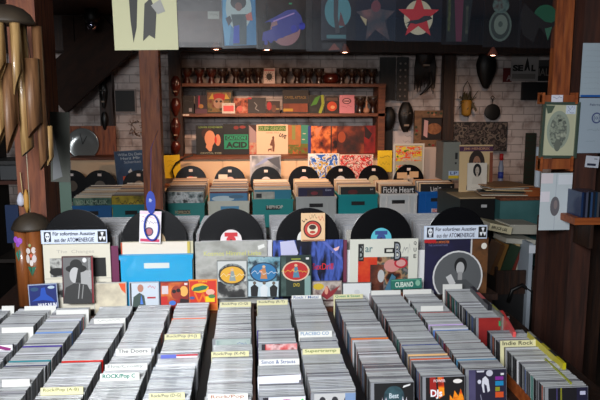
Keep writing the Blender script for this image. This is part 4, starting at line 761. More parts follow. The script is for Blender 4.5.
# ================================================================== LEFT BACK CORNER
YW = 6.96
r = thing('wall_clock', 'round pale plate leaning on a brown board at left', 'clock', (W(83, 144, 6.74)[0], 6.74, W(83, 144, 6.74)[1]))
T = Matrix.Rotation(PI / 2, 4, 'X')
MB().lathe([(.155, -.01), (.16, 0), (.15, .006), (.145, .003), (.0, .003)], mat((.5, .52, .52), .2, .3, coat=.6), 48, T).build('plate', r)
q = MB(); q.box(-.004, .004, -.012, -.008, 0, .09, (.15, .15, .15), Matrix.Rotation(.5, 4, 'Y')); q.box(-.003, .003, -.012, -.008, 0, .11, (.15, .15, .15), Matrix.Rotation(-.2, 4, 'Y')); q.build('clock_hands', r)
flat('brown_board', 'reddish brown board behind the round plate', 'board', (68, 126, 116, 162), 6.8, [], .02, WOODR, z0=1.096, body='board')
flat('picture', 'small black picture in a pale frame on the left brick wall', 'picture', (114, 89, 136, 113), YW, [('r', .06, .06, .94, .94, (.05, .06, .05))], .02, (.55, .5, .48), body='frame')
def maskshape(name, label, px, py, Y, pts, m, parts=(), th=.05, cat='mask'):
    X, Z = W(px, py, Y); s = Y / F
    r = thing(name, label, cat, (X, Y, Z)); MB().prism([(x * s, z * s) for x, z in pts], 0, th, m).build('body', r)
    for pn, f in parts: f(r, s, pn)
    return r
def ell(a, b, n=20, cx=0, cz=0): return [(cx + a * math.cos(2 * PI * k / n), cz + b * math.sin(2 * PI * k / n)) for k in range(n)]
def mask3d(name, label, px0, py0, px1, py1, Y, m, face=True, cat='mask', bottom=.5, top=.9):
    X, Z1 = W((px0 + px1) / 2, py0, Y); Z0 = W((px0 + px1) / 2, py1, Y)[1]; w = (px1 - px0) * Y / F / 2; h = (Z1 - Z0)
    r = thing(name, label, cat, (X, Y, Z0))
    vs = []; fs = []; nu, nv = 12, 14
    for j in range(nv + 1):
        t = j / nv; half = w * (math.sin(PI * min(1, max(0, .06 + .88 * t))) ** .55) * (bottom + (top - bottom) * min(1, t * 1.6) if t < .62 else top + (1 - top) * 0)
        for i in range(nu + 1):
            a = PI * i / nu; x = -half * math.cos(a); d = math.sin(a) * half * .7
            if face and i == nu // 2 and .38 < t < .62: d += .018
            if face and i in (nu // 2 - 2, nu // 2 + 2) and j == 9: d -= .015
            vs.append((x, -d, h * t))
    for j in range(nv):
        for i in range(nu): a = j * (nu + 1) + i; fs.append((a, a + 1, a + nu + 2, a + nu + 1))
    k = len(vs); fs2 = [tuple([j * (nu + 1) for j in range(nv + 1)][::-1] + [j * (nu + 1) + nu for j in range(nv + 1)])]
    MB().add(vs, fs + fs2, m, None, True).build('face' if face else 'body', r)
    if face:
        d = w * .68
        q = MB()
        for sx in (-1, 1): q.box(sx * w * .35 - w * .16, sx * w * .35 + w * .16, -d * .95, -d * .6, h * .62, h * .65, (.35, .3, .27))
        q.build('eyes', r); q = MB().box(-w * .3, w * .3, -d * .97, -d * .6, h * .2, h * .26, (.55, .48, .42)); q.build('mouth', r)
    return r
for a in ((98, 80, 107, 108, 'black carved mask hanging on the dark post at left', True), (100, 112, 108, 130, 'small dark hanging ornament below the left mask', False)):
    mask3d('carved_mask', a[4], *a[:4], 6.78, mat((.05, .045, .04), .4), a[5])
mask3d('carved_ornament', 'small brown carving on brick right of the thin post top', 139, 84, 144, 118, 6.995, DB2, False)
# ornament dried plant
r = thing('dried_wreath', 'small dried brown wreath on the left brick wall', 'wreath', (W(138, 128, 6.97)[0], 6.97, W(138, 128, 6.97)[1]))
m = MB(); rnd = random.Random(3)
for k in range(40):
    a = rnd.uniform(0, 2 * PI); p = Vector((.07 * math.cos(a), rnd.uniform(-.02, .02), .07 * math.sin(a))); m.tube([p, p + Vector((rnd.uniform(-.05, .05), rnd.uniform(-.03, .01), rnd.uniform(-.05, .05)))], .003, (.4, .28, .18), 4)
m.build('twigs', r)
# small chrome lamp
X, Z = W(92, 25, 6.1); r = thing('ball_lamp', 'small shiny chrome ball lamp on the dark boards upper left', 'lamp', (X, 6.1, Z))
MB().lathe([(.005, -.05), (.035, -.035), (.05, 0), (.035, .035), (.015, .05)], mat((.7, .7, .8), .12, 1), 20).build('ball', r); MB().tube([(0, 0, .045), (0, 0, CEIL - Z)], .012, BLACK).build('stem', r)
MB().lathe([(.05, 0), (.07, .03), (.06, .12), (.03, .14)], BLACK, 20).build('lamp_shade', r, (0, 0, .02))
# brown carvings beside shelf's left upright
for k, (y0, y1) in enumerate(((76, 96), (98, 116), (118, 140), (141, 155))):
    mask3d('wall_carving', ['topmost brown carving on the dark post left of the shelves', 'second brown carving down the post left of the shelves', 'third brown carving down the post left of the shelves', 'lowest brown carving on the post left of the shelves'][k], 170, y0, 181, y1, 6.53, DB2, k % 2 == 0)
# cable by yellow paper
pts = [(193, 155), (184, 158), (176, 163), (172, 170), (174, 178)]
tag(MB().tube([(W(a, b, 6.4)[0], 6.4, W(a, b, 6.4)[1]) for a, b in pts], .008, BLACK).build('cable'), 'black cable curving down over the yellow paper', 'cable')
# ================================================================== RIGHT OF THE SHELVES
blackm = mat((.06, .055, .05), .5)
def strip(label, px0, py0, px1, py1, Y, m, name='hanging_strap', dots=False, cat='ornament'):
    X, Z1 = W((px0 + px1) / 2, py0, Y); Z0 = W((px0 + px1) / 2, py1, Y)[1]; w = (px1 - px0) * Y / F; h = Z1 - Z0
    r = thing(name, label, cat, (X, Y, Z0)); MB().box(-w / 2, w / 2, 0, .02, 0, h, m).build('strap', r)
    if dots:
        for k in range(6):
            for s in (-.22, .22): MB().lathe([(.012, 0), (.008, .004)], (.55, .5, .48), 10, Matrix.Rotation(PI / 2, 4, 'X')).build('stud', r, (s * w, 0, h * (.1 + .15 * k)))
    return r
strip('dark hanging cloth bundle right of the shelves', 380, 57, 396, 100, 6.9, noisemat(((.07, .06, .055), (.14, .12, .11)), 8, (6, 1, 1)))
strip('black studded strap hanging over the black mask', 397.5, 57, 409, 100.5, 6.9, mat((.08, .07, .065), .5), dots=True)
mask3d('carved_mask', 'black shield-like carving at the edge of the shelf', 382, 107, 396, 130, 6.88, blackm, False, bottom=.85, top=1)
strip('dark strip of leather below the black shield carving', 385, 128, 393, 152, 6.9, mat((.1, .09, .085), .6))
mask3d('carved_mask', 'black mask with pale eyes and mouth next to the ornate picture', 398, 102, 414, 132, 6.88, blackm, True, bottom=.75, top=1)
flat('white_paper', 'white paper sheet below the black mask', 'paper', (392, 131, 414, 152), 6.95, [('x', .6, .7, .9, .8, (.2, .2, .2), 4), ('x', .5, .45, .8, .55, (.2, .2, .2), 4)], .002, (.78, .74, .73), body='paper')
# long-haired mask
r = mask3d('haired_mask', 'dark mask with long hanging locks at the top of the brick wall', 415, 44, 436, 72, 6.86, noisemat(((.07, .055, .05), (.15, .11, .1)), 14), True)
s = 6.86 / F; m = MB()
for k in range(15):
    x = (-10 + k * 20 / 14) * s; L = (16 if 4 < k < 10 else 20) * s + random.uniform(-.05, .03)
    m.tube([(x * .8, 0, .18), (x, -.02, .05), (x * 1.02, -.01, -L)], [.014, .013, .004], (.09, .07, .065), 6)
m.build('locks', r)
m = MB().tube([(.05, -.02, .0), (.07, -.02, -.12), (.0, -.02, -.2), (-.05, -.02, -.24)], [.02, .02, .014, .006], (.1, .08, .07), 8); m.build('tongue', r)
# ornate picture
fl = noisemat(((.38, .27, .18), (.5, .36, .24), (.3, .2, .13)), 10)
X0, Z1 = W(415, 110.5, 6.88); X1, Z0 = W(452, 147, 6.88); w = X1 - X0; h = Z1 - Z0
r = thing('ornate_picture', 'picture in a wide brown frame with painted leaves and red flowers', 'picture', ((X0 + X1) / 2, 6.88, Z0))
m = MB(); fw = .075; m.box(-w / 2, w / 2, 0, .04, 0, fw, fl); m.box(-w / 2, w / 2, 0, .04, h - fw, h, fl); m.box(-w / 2, -w / 2 + fw, 0, .04, fw, h - fw, fl); m.box(w / 2 - fw, w / 2, 0, .04, fw, h - fw, fl); m.build('frame', r)
q = MB(); draw(q, w - 2 * fw, h - 2 * fw, [('r', 0, 0, 1, 1, (.1, .05, .04)), ('e', .55, .5, .3, .25, noisemat(((.4, .2, .1), (.65, .42, .25)), 20)), ('p', [(.12, .2), (.28, .1), (.3, .85), (.14, .9)], (.8, .62, .62)), ('r', .85, 0, 1, 1, (.06, .05, .05))], y=.03); q.build('picture_print', r, (0, 0, fw))
q = MB(); draw(q, w, h, [('e', u, v, .035, .03, c) for u, v, c in ((.45, .93, (.12, .2, .08)), (.55, .94, (.15, .22, .1)), (.5, .89, (.7, .45, .3)), (.04, .55, (.12, .2, .08)), (.06, .45, (.55, .1, .08)), (.05, .35, (.12, .2, .08)), (.95, .6, (.12, .2, .08)), (.4, .07, (.12, .2, .08)), (.5, .05, (.55, .1, .08)), (.62, .07, (.12, .2, .08)), (.35, .94, (.15, .22, .1)), (.68, .92, (.15, .22, .1)))]); q.build('painted_leaves', r)
# wall items far right
mask3d('carved_mask', 'long black mask below the rightmost spot lamp', 476, 50, 498, 88, 6.86, blackm, False, bottom=.6, top=1)
flat('seal_poster', 'pale grey record poster with the word SEAL', 'poster', (511, 53, 538.5, 81), 6.97, [('t', 'SE', .06, .35, .45, .58, (.05, .05, .05), .06), ('p', [(.48, .36), (.52, .6), (.58, .86), (.63, .7), (.7, .36), (.64, .38), (.6, .5), (.56, .38)], (.05, .05, .05)), ('t', 'L', .74, .35, .9, .58, (.05, .05, .05), .06), ('r', .05, .08, .9, .26, (.45, .43, .42))], .004, (.6, .58, .57), body='card')
flat('red_card', 'dark red card peeping out left of the SEAL poster', 'card', (503, 68, 512, 82), 6.98, [('t', 'A', .4, .1, .95, .5, (.6, .55, .55), .02)], .003, (.35, .06, .06), body='card')
flat('dark_poster', 'dark poster with pale capitals right of the SEAL poster', 'poster', (538, 60, 552, 81), 6.975, [('t', 'IAL', .05, .25, .8, .6, (.5, .47, .45), .01), ('r', 0, .7, 1, 1, (.25, .25, .25))], .004, (.08, .08, .08), body='card')
flat('framed_picture', 'black picture panel below the dark poster', 'picture', (522, 82, 552, 100), 6.93, [('r', .03, .04, .97, .96, (.04, .04, .05))], .03, (.12, .11, .12), body='frame')
# flower pot basket
X, Z = W(466, 116, 6.88); r = thing('hanging_pot', 'yellow hanging pot with dried leaves on the brick wall', 'pot', (X, 6.88, Z))
MB().lathe([(.03, 0), (.05, .02), (.055, .15), (.05, .17)], noisemat(((.6, .42, .1), (.7, .52, .2)), 9), 20).build('pot', r)
MB().tube([(-.05, 0, .15), (-.04, 0, .3), (0, 0, .37), (.04, 0, .3), (.05, 0, .15)], .005, (.2, .18, .15)).build('handle', r)
m = MB(); rnd = random.Random(8)
for k in range(34):
    p = Vector((rnd.uniform(-.04, .04), rnd.uniform(-.04, .04), .16)); q = p + Vector((rnd.uniform(-.08, .08), rnd.uniform(-.06, .04), rnd.uniform(-.12, .1))); m.add([p, q, q + Vector((.02, 0, .02)), p + Vector((.015, 0, 0))], [(0, 1, 2, 3)], (.25, .22, .12))
m.build('leaves', r)
X, Z = W(492, 109, 6.9); r = thing('hanging_pan', 'round black pan hanging by a ring on the brick wall', 'pan', (X, 6.9, Z - .03))
MB().lathe([(.001, -.015), (.08, -.012), (.085, .02), (.08, .022)], blackm, 32, Matrix.Rotation(PI / 2, 4, 'X')).build('pan', r); MB().tube([(0, 0, .08), (0, 0, .13), (-.02, 0, .15), (0, 0, .17), (.02, 0, .15), (0, 0, .13)], .005, BLACK).build('handle', r)
flat('photo_collage', 'long dark collage of small photos below the hanging pan', 'poster', (452, 122, 507, 151), 6.93, [('r', .01, .02, .99, .98, noisemat(((.08, .07, .07), (.35, .3, .28), (.15, .12, .11), (.45, .4, .36), (.1, .09, .09)), 14, (1, 1, 1), .6, 3, True))], .01, (.1, .09, .09), body='board')
# ================================================================== RIGHT SIDE: chest, books, covers
chest = thing('music_chest', 'teal green cabinet behind the books at right', 'cabinet', (0, 0, 0))
X0 = W(500, 210, 4.3)[0]; X1 = W(556, 210, 4.3)[0]; zt = W(520, 200, 4.3)[1]
MB().box(X0, X1, 4.3, 4.9, 0, zt, noisemat(((.2, .38, .38), (.28, .46, .46)), 5)).build('carcass', chest); MB().box(X0 - .01, X1 + .01, 4.28, 4.92, zt, zt + .02, WOODT).build('cabinet_top', chest)
XL = W(458, 200, 4.4)[0]
t = thing('black_case', 'black boxy case with a small white label left of the teal cabinet', 'case', (0, 0, 0))
MB().box(XL, X0 - .02, 4.35, 4.9, 0, W(480, 199, 4.35)[1], mat((.07, .07, .075), .4)).build('body', t); q = MB().box(-.02, .02, -.002, 0, -.01, .01, (.7, .7, .7)); q.build('label', t, (W(484, 206, 4.35)[0], 4.35, W(484, 206, 4.35)[1]))
ztc = W(480, 199, 4.35)[1]
# portrait LP covers on black case
def onb(label, px, base, art, Y, **k): return flat('record_sleeve', label, 'record', px, Y, art, .005, base, z0=None, **k)
onb('cream LP cover with a purple title band and a curly haired man', (459.5, 145, 493, 192), (.82, .7, .52), [('r', 0, .86, 1, .97, (.3, .14, .26)), ('t', 'JIMI HENDRIX', .12, .88, .9, .945, (.75, .55, .4), .02), *portrait((.16, .1, .07), (.6, .42, .32), (.1, .08, .09), .52, .86, .95), ('r', .9, 0, 1, .84, (.5, .25, .15))], 4.6, lean=.05)
onb('white postcard of a dark haired man before the purple banded cover', (467.5, 163, 487, 190.5), (.84, .8, .74), [*portrait((.05, .04, .04), (.72, .66, .6), (.8, .76, .7), .5, .95, .85), ('x', .15, .05, .8, .1, (.5, .45, .4), 10)], 4.5, lean=.04)
flat('record_box', 'grey box with white and yellow label beside the blue crate', 'box', (443, 142, 460, 180), 5.0, [('r', .35, .04, .95, .12, (.85, .7, .1)), ('r', .35, .12, .95, .24, (.7, .76, .85)), ('t', 'LP', .45, .14, .85, .22, (.1, .15, .4)), ('r', .7, .55, .85, .72, (.12, .12, .12)), ('r', .7, .42, .8, .47, (.12, .12, .12))], .2, (.5, .5, .46), body='box')
flat('white_board', 'pale grey board leaning behind the grey box', 'board', (424, 147, 446, 182), 6.36, [], .02, (.68, .62, .58), z0=.001, body='board')
tag(MB().box(-LW / 2, LW / 2, -.1, .2, 0, .006, (.78, .66, .5)).build('record_sleeve', None, (W(475, 198, 4.5)[0], 4.47, ztc + .001)), 'tan LP sleeve lying flat on the black case before the portrait covers', 'record')
# small jar with red lid
X, Z = W(497, 168, 4.9); r = thing('small_bottle', 'small bottle with red cap and blue label right of the covers', 'bottle', (X, 4.82, ztc))
hb = W(497, 152, 4.82)[1] - ztc
MB().lathe([(.018, 0), (.02, .01), (.02, hb * .6), (.01, hb * .8)], (.5, .5, .55), 16).build('glass', r); MB().lathe([(.021, 0), (.021, .05)], (.15, .2, .5), 16).build('label', r, (0, 0, hb * .3)); MB().lathe([(.014, 0), (.014, .05)], (.65, .06, .06), 16).build('cap', r, (0, 0, hb * .78))
# LPs lying flat on the cabinet
rnd = random.Random(4)
zc = zt + .021
names = ['dark', 'cream', 'brown', 'white', 'grey', 'tan', 'black']
colz = [(.14, .13, .12), (.8, .7, .52), (.45, .28, .18), (.8, .76, .68), (.5, .48, .44), (.7, .5, .33), (.1, .1, .1)]
for k in range(11):
    c = (k + 2) % 7; XX = W(514, 190, 4.55)[0] - .12 + rnd.uniform(-.03, .03)
    o = MB().box(-LW / 2, LW / 2, -LW / 2, LW / 2, 0, .0055, mat(colz[c], .5)).build('record_sleeve', None, (XX, 4.5 + rnd.uniform(-.02, .02), zc + k * .0062), (0, 0, rnd.uniform(-.35, .25)))
    tag(o, '%s LP sleeve lying flat in the pile on the teal cabinet, layer %s' % (names[c], ['lowest', 'second', 'third', 'fourth', 'fifth', 'sixth', 'seventh', 'eighth', 'ninth', 'tenth', 'topmost'][k]), 'record')
# hanging green strap, tube, dark gadget
r = strip('green and brown woven strap hanging on the wall at right', 526, 133, 537, 186, 6.98, noisemat(((.08, .2, .14), (.2, .12, .1)), 12, (1, 1, 8)))
X, Z0 = W(538, 192, 4.4); Z1 = W(538, 147, 4.4)[1]
tag(MB().lathe([(.02, 0), (.021, .005), (.021, Z1 - zt - .02), (.017, Z1 - zt - .02)], (.82, .86, .9), 20).build('paper_roll', None, (X, 4.42, zt + .02)), 'upright white paper roll beside the picture frame', 'roll')
# orange wooden block
X, Z = W(530, 202, 4.2)
tag(MB().box(-.055, .055, 0, .1, 0, .06, WOODX).build('wood_block', None, (W(532, 200, 4.32)[0], 4.32, zt + .02)), 'orange wooden block at the right edge of the teal cabinet', 'block')
# book shelf at right: sloping pile of books
sb = thing('book_box', 'dark open box filled with leaning books at right', 'box', (0, 0, 0))
xl, _ = W(490, 262, 3.9); xr, _ = W(528, 262, 3.9); zb0 = W(505, 278, 3.8)[1]
m = MB(); m.box(xl, xr + .12, 3.8, 4.2, 0, zb0, DARK); m.box(xl, xl + .015, 3.8, 4.2, zb0, zb0 + .07, WOODD); m.box(xl, xr + .1, 3.785, 3.8, zb0 - .1, zb0 + .05, WOODD); m.build('box_body', sb)
def book(label, px, py, Y, w, h, t, col, rot, pages=True):
    X, Z = W(px, py, Y); r = thing('book', label, 'book', (X, Y, Z), rot)
    m = MB(); c = mat(col, .5); m.box(0, w, 0, .003, 0, h, c); m.box(0, w, t - .003, t, 0, h, c); m.box(0, .003, .003, t - .003, 0, h, c); m.build('cover', r)
    MB().box(.003, w - .004, .003, t - .003, .003, h - .003, (.82, .8, .72)).build('pages', r); return r
# lying big books: length along view
def lying(label, px, py, Y, w, d, t, col, rz, ry=0, art=None):
    X, Z = W(px, py, Y); r = thing('book', label, 'book', (X, Y, Z), (0, ry, rz)); c = mat(col, .5)
    m = MB(); m.box(0, w, 0, d, 0, .003, c); m.box(0, w, 0, d, t - .003, t, c); m.box(0, w, 0, .003, .003, t - .003, c); m.build('cover', r)
    MB().box(.004, w - .004, .003, d - .004, .003, t - .003, (.78, .76, .7)).build('pages', r)
    if art: q = MB(); draw(q, w, t, art); q.build('spine_lettering', r, (w / 2, 0, 0))
    return r
lying('thick cream book lying with black spine letters, top left of the pile', 488.5, 230, 3.85, .15, .22, .045, (.84, .8, .66), .05, .22, [('t', 'BRUCE LEE', .1, .3, .8, .7, (.1, .1, .08), .03)])
lying('pale grey book lying at the right of the pile', 509, 234, 3.9, .2, .2, .06, (.7, .69, .64), .12, .05)
lying('white paperback lying below the grey book', 506, 243, 3.86, .2, .18, .03, (.76, .75, .7), .1, .1)
for k, (px, col, lb, a) in enumerate(((494, (.35, .22, .1), 'brown book leaning at the left of the box', .35), (499, (.5, .35, .15), 'ochre book leaning in the box', .3), (504, (.12, .2, .12), 'dark green book with cream border leaning in the box', .35), (510, (.7, .62, .45), 'cream book leaning in the box', .32), (515, (.45, .15, .1), 'red brown book leaning in the box', .28), (519, (.7, .68, .6), 'pale book at the right of the leaning row', .22))):
    book(lb, px - 5, 274 - k * .5, 3.82 + .02 * k, .03 if k != 2 else .07, .2, .16, col, (0, a, 0))
X0, Z1 = W(523, 243, 3.78); X1, Z0 = W(535, 286, 3.78)
r = thing('white_board', 'narrow white board edge standing right of the books', 'board', (W(529, 265, 3.78)[0], 3.76, .0), (0, .0, 0)); MB().box(-.012, .012, 0, .3, 0, Z1, (.62, .66, .7)).build('board', r); MB().box(-.02, .02, -.003, 0, 0, .05, (.85, .87, .9)).build('paper_tab', r, (.005, 0, Z1 - .06))
# dark coat / cable at lower right
tag(MB().tube([(W(a, b, 3.77)[0], 3.77, W(a, b, 3.77)[1]) for a, b in ((508, 302), (512, 290), (522, 285), (532, 292), (534, 310), (530, 335))], .012, BLACK).build('cable'), 'black cable loop hanging in the dark below the books', 'cable')
# ================================================================== RIGHT POST: frame, papers
def pf(name, label, cat, px, Y, art, base, **k): return flat(name, label, cat, px, Y, art, base=base, **k)
YF = 3.175
X0, Z1 = W(543, 102, YF); X1, Z0 = W(576.5, 158, YF); w = X1 - X0; h = Z1 - Z0
r = thing('framed_drawing', 'grey-green framed cream print with an oval ink drawing on the right post', 'picture', ((X0 + X1) / 2, YF, Z0), (0, .015, 0))
gm = mat((.26, .32, .28), .4, coat=.3); m = MB(); fw = .013
m.box(-w / 2, w / 2, 0, .02, 0, fw, gm); m.box(-w / 2, w / 2, 0, .02, h - fw, h, gm); m.box(-w / 2, -w / 2 + fw, 0, .02, fw, h - fw, gm); m.box(w / 2 - fw, w / 2, 0, .02, fw, h - fw, gm); m.build('frame', r)
q = MB(); draw(q, w - 2 * fw, h - 2 * fw, [('r', 0, 0, 1, 1, (.76, .76, .64)), ('e', .47, .5, .36, .38, (.6, .64, .58)), ('e', .47, .48, .27, .33, noisemat(((.2, .23, .22), (.62, .65, .58), (.32, .35, .33), (.7, .72, .64)), 26)), ('e', .47, .2, .1, .12, (.42, .44, .4)), ('p', [(.02, .98), (.32, .98), (.22, .84), (.1, .82)], (.3, .36, .3)), ('r', .66, .82, .97, .99, (.82, .86, .92)), ('x', .7, .9, .93, .97, (.2, .25, .5), 7), ('x', .7, .83, .93, .89, (.2, .25, .5), 7)], y=.012); q.build('print', r, (0, 0, fw))
def ledge(name, label, px, Y, d=.05):
    X0, Z1 = W(px[0], px[1], Y); X1, Z0 = W(px[2], px[3], Y); r = thing(name, label, 'bracket', ((X0 + X1) / 2, Y, Z0)); w = X1 - X0; h = Z1 - Z0
    MB().box(-w / 2, w / 2, 0, .02, 0, h, WOODR).build('bar', r)
    for s in (-1, 1): MB().box(s * (w / 2 - .006) - .006, s * (w / 2 - .006) + .006, -.01, d, -.01, h + .012, WOODX).build('side_block', r)
    return r
ledge('wooden_bracket', 'orange wooden bracket above the framed drawing', (542, 95, 577, 102), 3.18)
ledge('wooden_bracket', 'orange wooden bracket below the framed drawing', (540, 159, 572, 169), 3.18)
pf('price_note', 'small white handwritten note on the upper bracket', 'note', (551.5, 95, 563, 102), 3.165, [('x', .1, .4, .9, .85, (.25, .3, .55), 8)], (.88, .88, .92), th=.001, body='paper')
pf('white_paper', 'tall white paper with an oval grey photo below the lower bracket', 'paper', (540, 173, 571, 230), 3.18, [('r', 0, .82, .38, .99, (.9, .86, .88)), ('r', 0, .5, .3, .68, (.92, .9, .93)), ('r', .55, .8, 1, .97, (.88, .9, .93)), ('r', .48, 0, .5, 1, (.7, .74, .78)), ('e', .48, .42, .15, .17, (.42, .41, .43)), ('e', .5, .45, .06, .08, (.55, .5, .5))], (.8, .84, .86), th=.001, body='paper')
pf('info_poster', 'white typed poster on the right post, upper of two', 'poster', (581.5, 43, 603, 97), 3.19, [('r', .03, .0, .97, .04, (.1, .35, .65)), *[('x', .12, .15 + .1 * k, .85, .17 + .1 * k, (.5, .54, .58), 14) for k in range(8)]], (.66, .72, .76), th=.002, body='paper')
pf('info_poster', 'pale blue poster with a round emblem, lower of two on the post', 'poster', (578, 98, 603, 153), 3.185, [('t', 'Fahrrad', .42, .86, .9, .9, (.25, .28, .4)), ('e', .72, .64, .2, .1, (.25, .3, .5)), ('e', .72, .64, .15, .075, (.66, .72, .76)), ('t', '(o)', .6, .59, .84, .69, (.25, .3, .5)), ('x', .35, .4, .95, .44, (.4, .45, .5), 14), ('x', .35, .2, .7, .23, (.4, .45, .5), 8)], (.64, .7, .75), th=.002, body='paper')
pf('price_card', 'small white price card on the right post', 'card', (585, 156, 598.5, 167.5), 3.19, [('r', .15, .15, .8, .35, (.15, .17, .25)), ('r', .62, .72, .85, .8, (.4, .45, .5))], (.78, .8, .84), th=.001, ry=.08, body='card')
# shelf behind the right post
X0, Z0 = W(575, 217, 3.03); r = thing('side_shelf', 'orange wooden side shelf at the right picture edge', 'shelf', (X0, 3.03, Z0 - .02)); MB().box(0, .55, 0, .165, -.02, .015, WOODX).build('shelf_board', r); MB().box(.08, .1, .0, .16, -.14, -.02, WOODD).build('bracket', r)
for k in range(9):
    c = [(.12, .2, .35), (.1, .12, .2), (.3, .32, .4), (.08, .1, .12), (.2, .3, .45), (.15, .15, .18), (.1, .2, .3), (.3, .3, .32), (.1, .1, .14)][k]
    o = MB().box(0, .0105, 0, .14, 0, .125, mat(c, .3, coat=.3)).build('cd_case', None, (X0 + .03 + k * .0118, 3.035, Z0 - .004), (0, 0, 0)); tag(o, '%s CD case standing on the right side shelf, %s from the left' % (['navy', 'black', 'grey', 'black', 'blue', 'charcoal', 'dark teal', 'silver', 'black'][k], ['first', 'second', 'third', 'fourth', 'fifth', 'sixth', 'seventh', 'eighth', 'ninth'][k]), 'CD')
# ================================================================== WIND CHIMES AND LEFT POST
def tubecut(m, x, y, z0, z1, r, mt, n=20, cut=.0, wall=.004):
    """open bamboo tube whose lower end is cut on a slant"""
    vs = []; fs = []
    for rr in (r, r - wall):
        for j in range(2):
            for k in range(n):
                a = 2 * PI * k / n; zz = z1 if j else z0 + cut * (1 + math.cos(a)) / 2
                vs.append((x + rr * math.cos(a), y + rr * math.sin(a), zz))
    for k in range(n):
        l = (k + 1) % n
        fs += [(k, l, n + l, n + k), (2 * n + k, 3 * n + k, 3 * n + l, 2 * n + l), (k, 2 * n + k, 2 * n + l, l), (n + k, n + l, 3 * n + l, 3 * n + k)]
    m.add(vs, fs, mt, None, True)
def chime(label, px, py, Y, capr, tubes, capm):
    X, Z = W(px, py, Y); r = thing('wind_chime', label, 'wind chime', (X, Y, Z)); s = Y / F
    m = MB().lathe([(capr, -.015), (capr * .99, -.005), (capr * .85, .02), (capr * .6, .042), (capr * .25, .055), (.004, .058)], capm, 36); m.build('cap', r)
    for tx, ty, top, bot, rad, mt, cut in tubes:
        q = MB(); tubecut(q, 0, 0, 0, (bot - top) * s, rad, mt, cut=cut); q.build('bamboo_tube', r, ((tx - px) * s, ty, -(bot - py) * s))
        MB().tube([((tx - px) * s, ty, -(top - py) * s), ((tx - px) * s * .8, ty, .0)], .0015, BLACK, 5).build('cord', r)
    MB().tube([(0, 0, .06), (0, 0, max(.07, min(CEIL - Z, .07 + 9)))], .002, BLACK, 5).build('hanging_cord', r) if Z > 1.6 else MB().tube([(0, 0, .06), (0, .0, .4)], .002, (.7, .65, .55), 5).build('hanging_cord', r)
    return r
COC = noisemat(((.14, .11, .09), (.24, .2, .15)), 9)
chime('bamboo wind chime with a dark domed cap at the upper left', 7, 20, 2.62, .1, [
    (3, -.06, 22, 84, .024, BAMBOO, .1), (5, .0, 60, 146, .026, BAMBOO_D, .12), (14, .055, 22, 150, .025, BAMBOO, .04), (18, -.05, 20, 90, .019, BAMBOO, .1), (25, .02, 55, 131, .028, BAMBOO_D, .06), (29, .06, 24, 164, .019, BAMBOO_D, .05), (34, .075, 120, 160, .014, BAMBOO, .04), (-6, .02, 22, 140, .024, BAMBOO, .1)], COC)
r = chime('painted bamboo wind chime with a brown cap at the lower left', 31, 225, 3.0, .085, [(21.5, -.01, 229, 306, .029, BAMBOO_O, .0), (35.5, -.03, 229, 306, .034, BAMBOO_O, .0), (42, .05, 230, 300, .022, noisemat(((.3, .12, .12), (.45, .2, .18)), 6), .0), (25, .055, 232, 306, .018, BAMBOO_D, .0)], COC)
def blob(px, py, art):
    X, Z = W(px, py, 2.75); return X, Z
X0, Z0 = W(21.5, 255, 2.82); pr = r.location
for nm, px, py, tr, ty, art in (('painted_flower', 35, 262, .034, -.03, [('e', .3, .8, .16, .09, (.86, .82, .8)), ('e', .68, .82, .14, .1, (.86, .82, .8)), ('e', .25, .55, .14, .14, (.86, .82, .8)), ('e', .7, .55, .14, .12, (.84, .8, .8)), ('e', .5, .42, .13, .1, (.86, .82, .8)), ('e', .5, .65, .09, .06, (.85, .4, .3)), ('p', [(.45, .3), (.5, .0), (.2, .3)], (.1, .4, .3)), ('p', [(.5, .28), (.52, .0), (.8, .3)], (.1, .4, .3)), ('e', .45, .98, .1, .05, (.6, .62, .4))]),
                            ('painted_flower', 20, 252, .029, -.01, [('e', .35, .8, .2, .1, (.6, .3, .75)), ('e', .65, .75, .2, .1, (.62, .32, .78)), ('e', .5, .65, .15, .09, (.55, .25, .7)), ('p', [(.5, .1), (.7, .4), (.55, .5)], (.1, .45, .4)), ('p', [(.5, .1), (.3, .35), (.45, .45)], (.15, .5, .42))])):
    q = MB(); draw(q, tr * 1.85, .145, art); me = q
    me.v = [(x, -math.sqrt(max(1e-6, (tr + .0025 - y * .6) ** 2 - x * x)), z) for x, y, z in me.v]
    X, Z = W(px, py + 12, 2.97); me.build(nm, r, (X - pr.x, ty, Z - pr.z))
# small charm above the lower chime
X, Z = W(23, 200, 3.092); r = thing('cord_charm', 'small white and gold charm hanging on the left post', 'charm', (X, 3.092, Z)); MB().lathe([(.004, -.03), (.016, -.02), (.018, 0), (.012, .02), (.004, .035)], (.75, .76, .82), 14).build('bead', r, (-.01, 0, 0)); MB().lathe([(.004, -.06), (.012, -.03), (.012, .02), (.003, .05)], (.75, .55, .25), 14).build('gold_bead', r, (.015, 0, .0))
MB().tube([(0, 0, .03), (-.005, .0, .13)], .002, (.8, .7, .5), 5).build('string', r)
flat('hanging_sheet', 'grey green sheet hanging right of the left post', 'sheet', (49, 112, 68.5, 182), 3.105, [('p', [(.1, .02), (.6, .08), (.15, .75)], (.42, .43, .44))], .003, (.25, .26, .23), body='sheet', ry=.04)
flat('hanging_sheet', 'muted green cloth hanging below the grey green sheet', 'sheet', (60, 180, 71.5, 215), 3.11, [], .003, (.2, .3, .25), body='sheet')
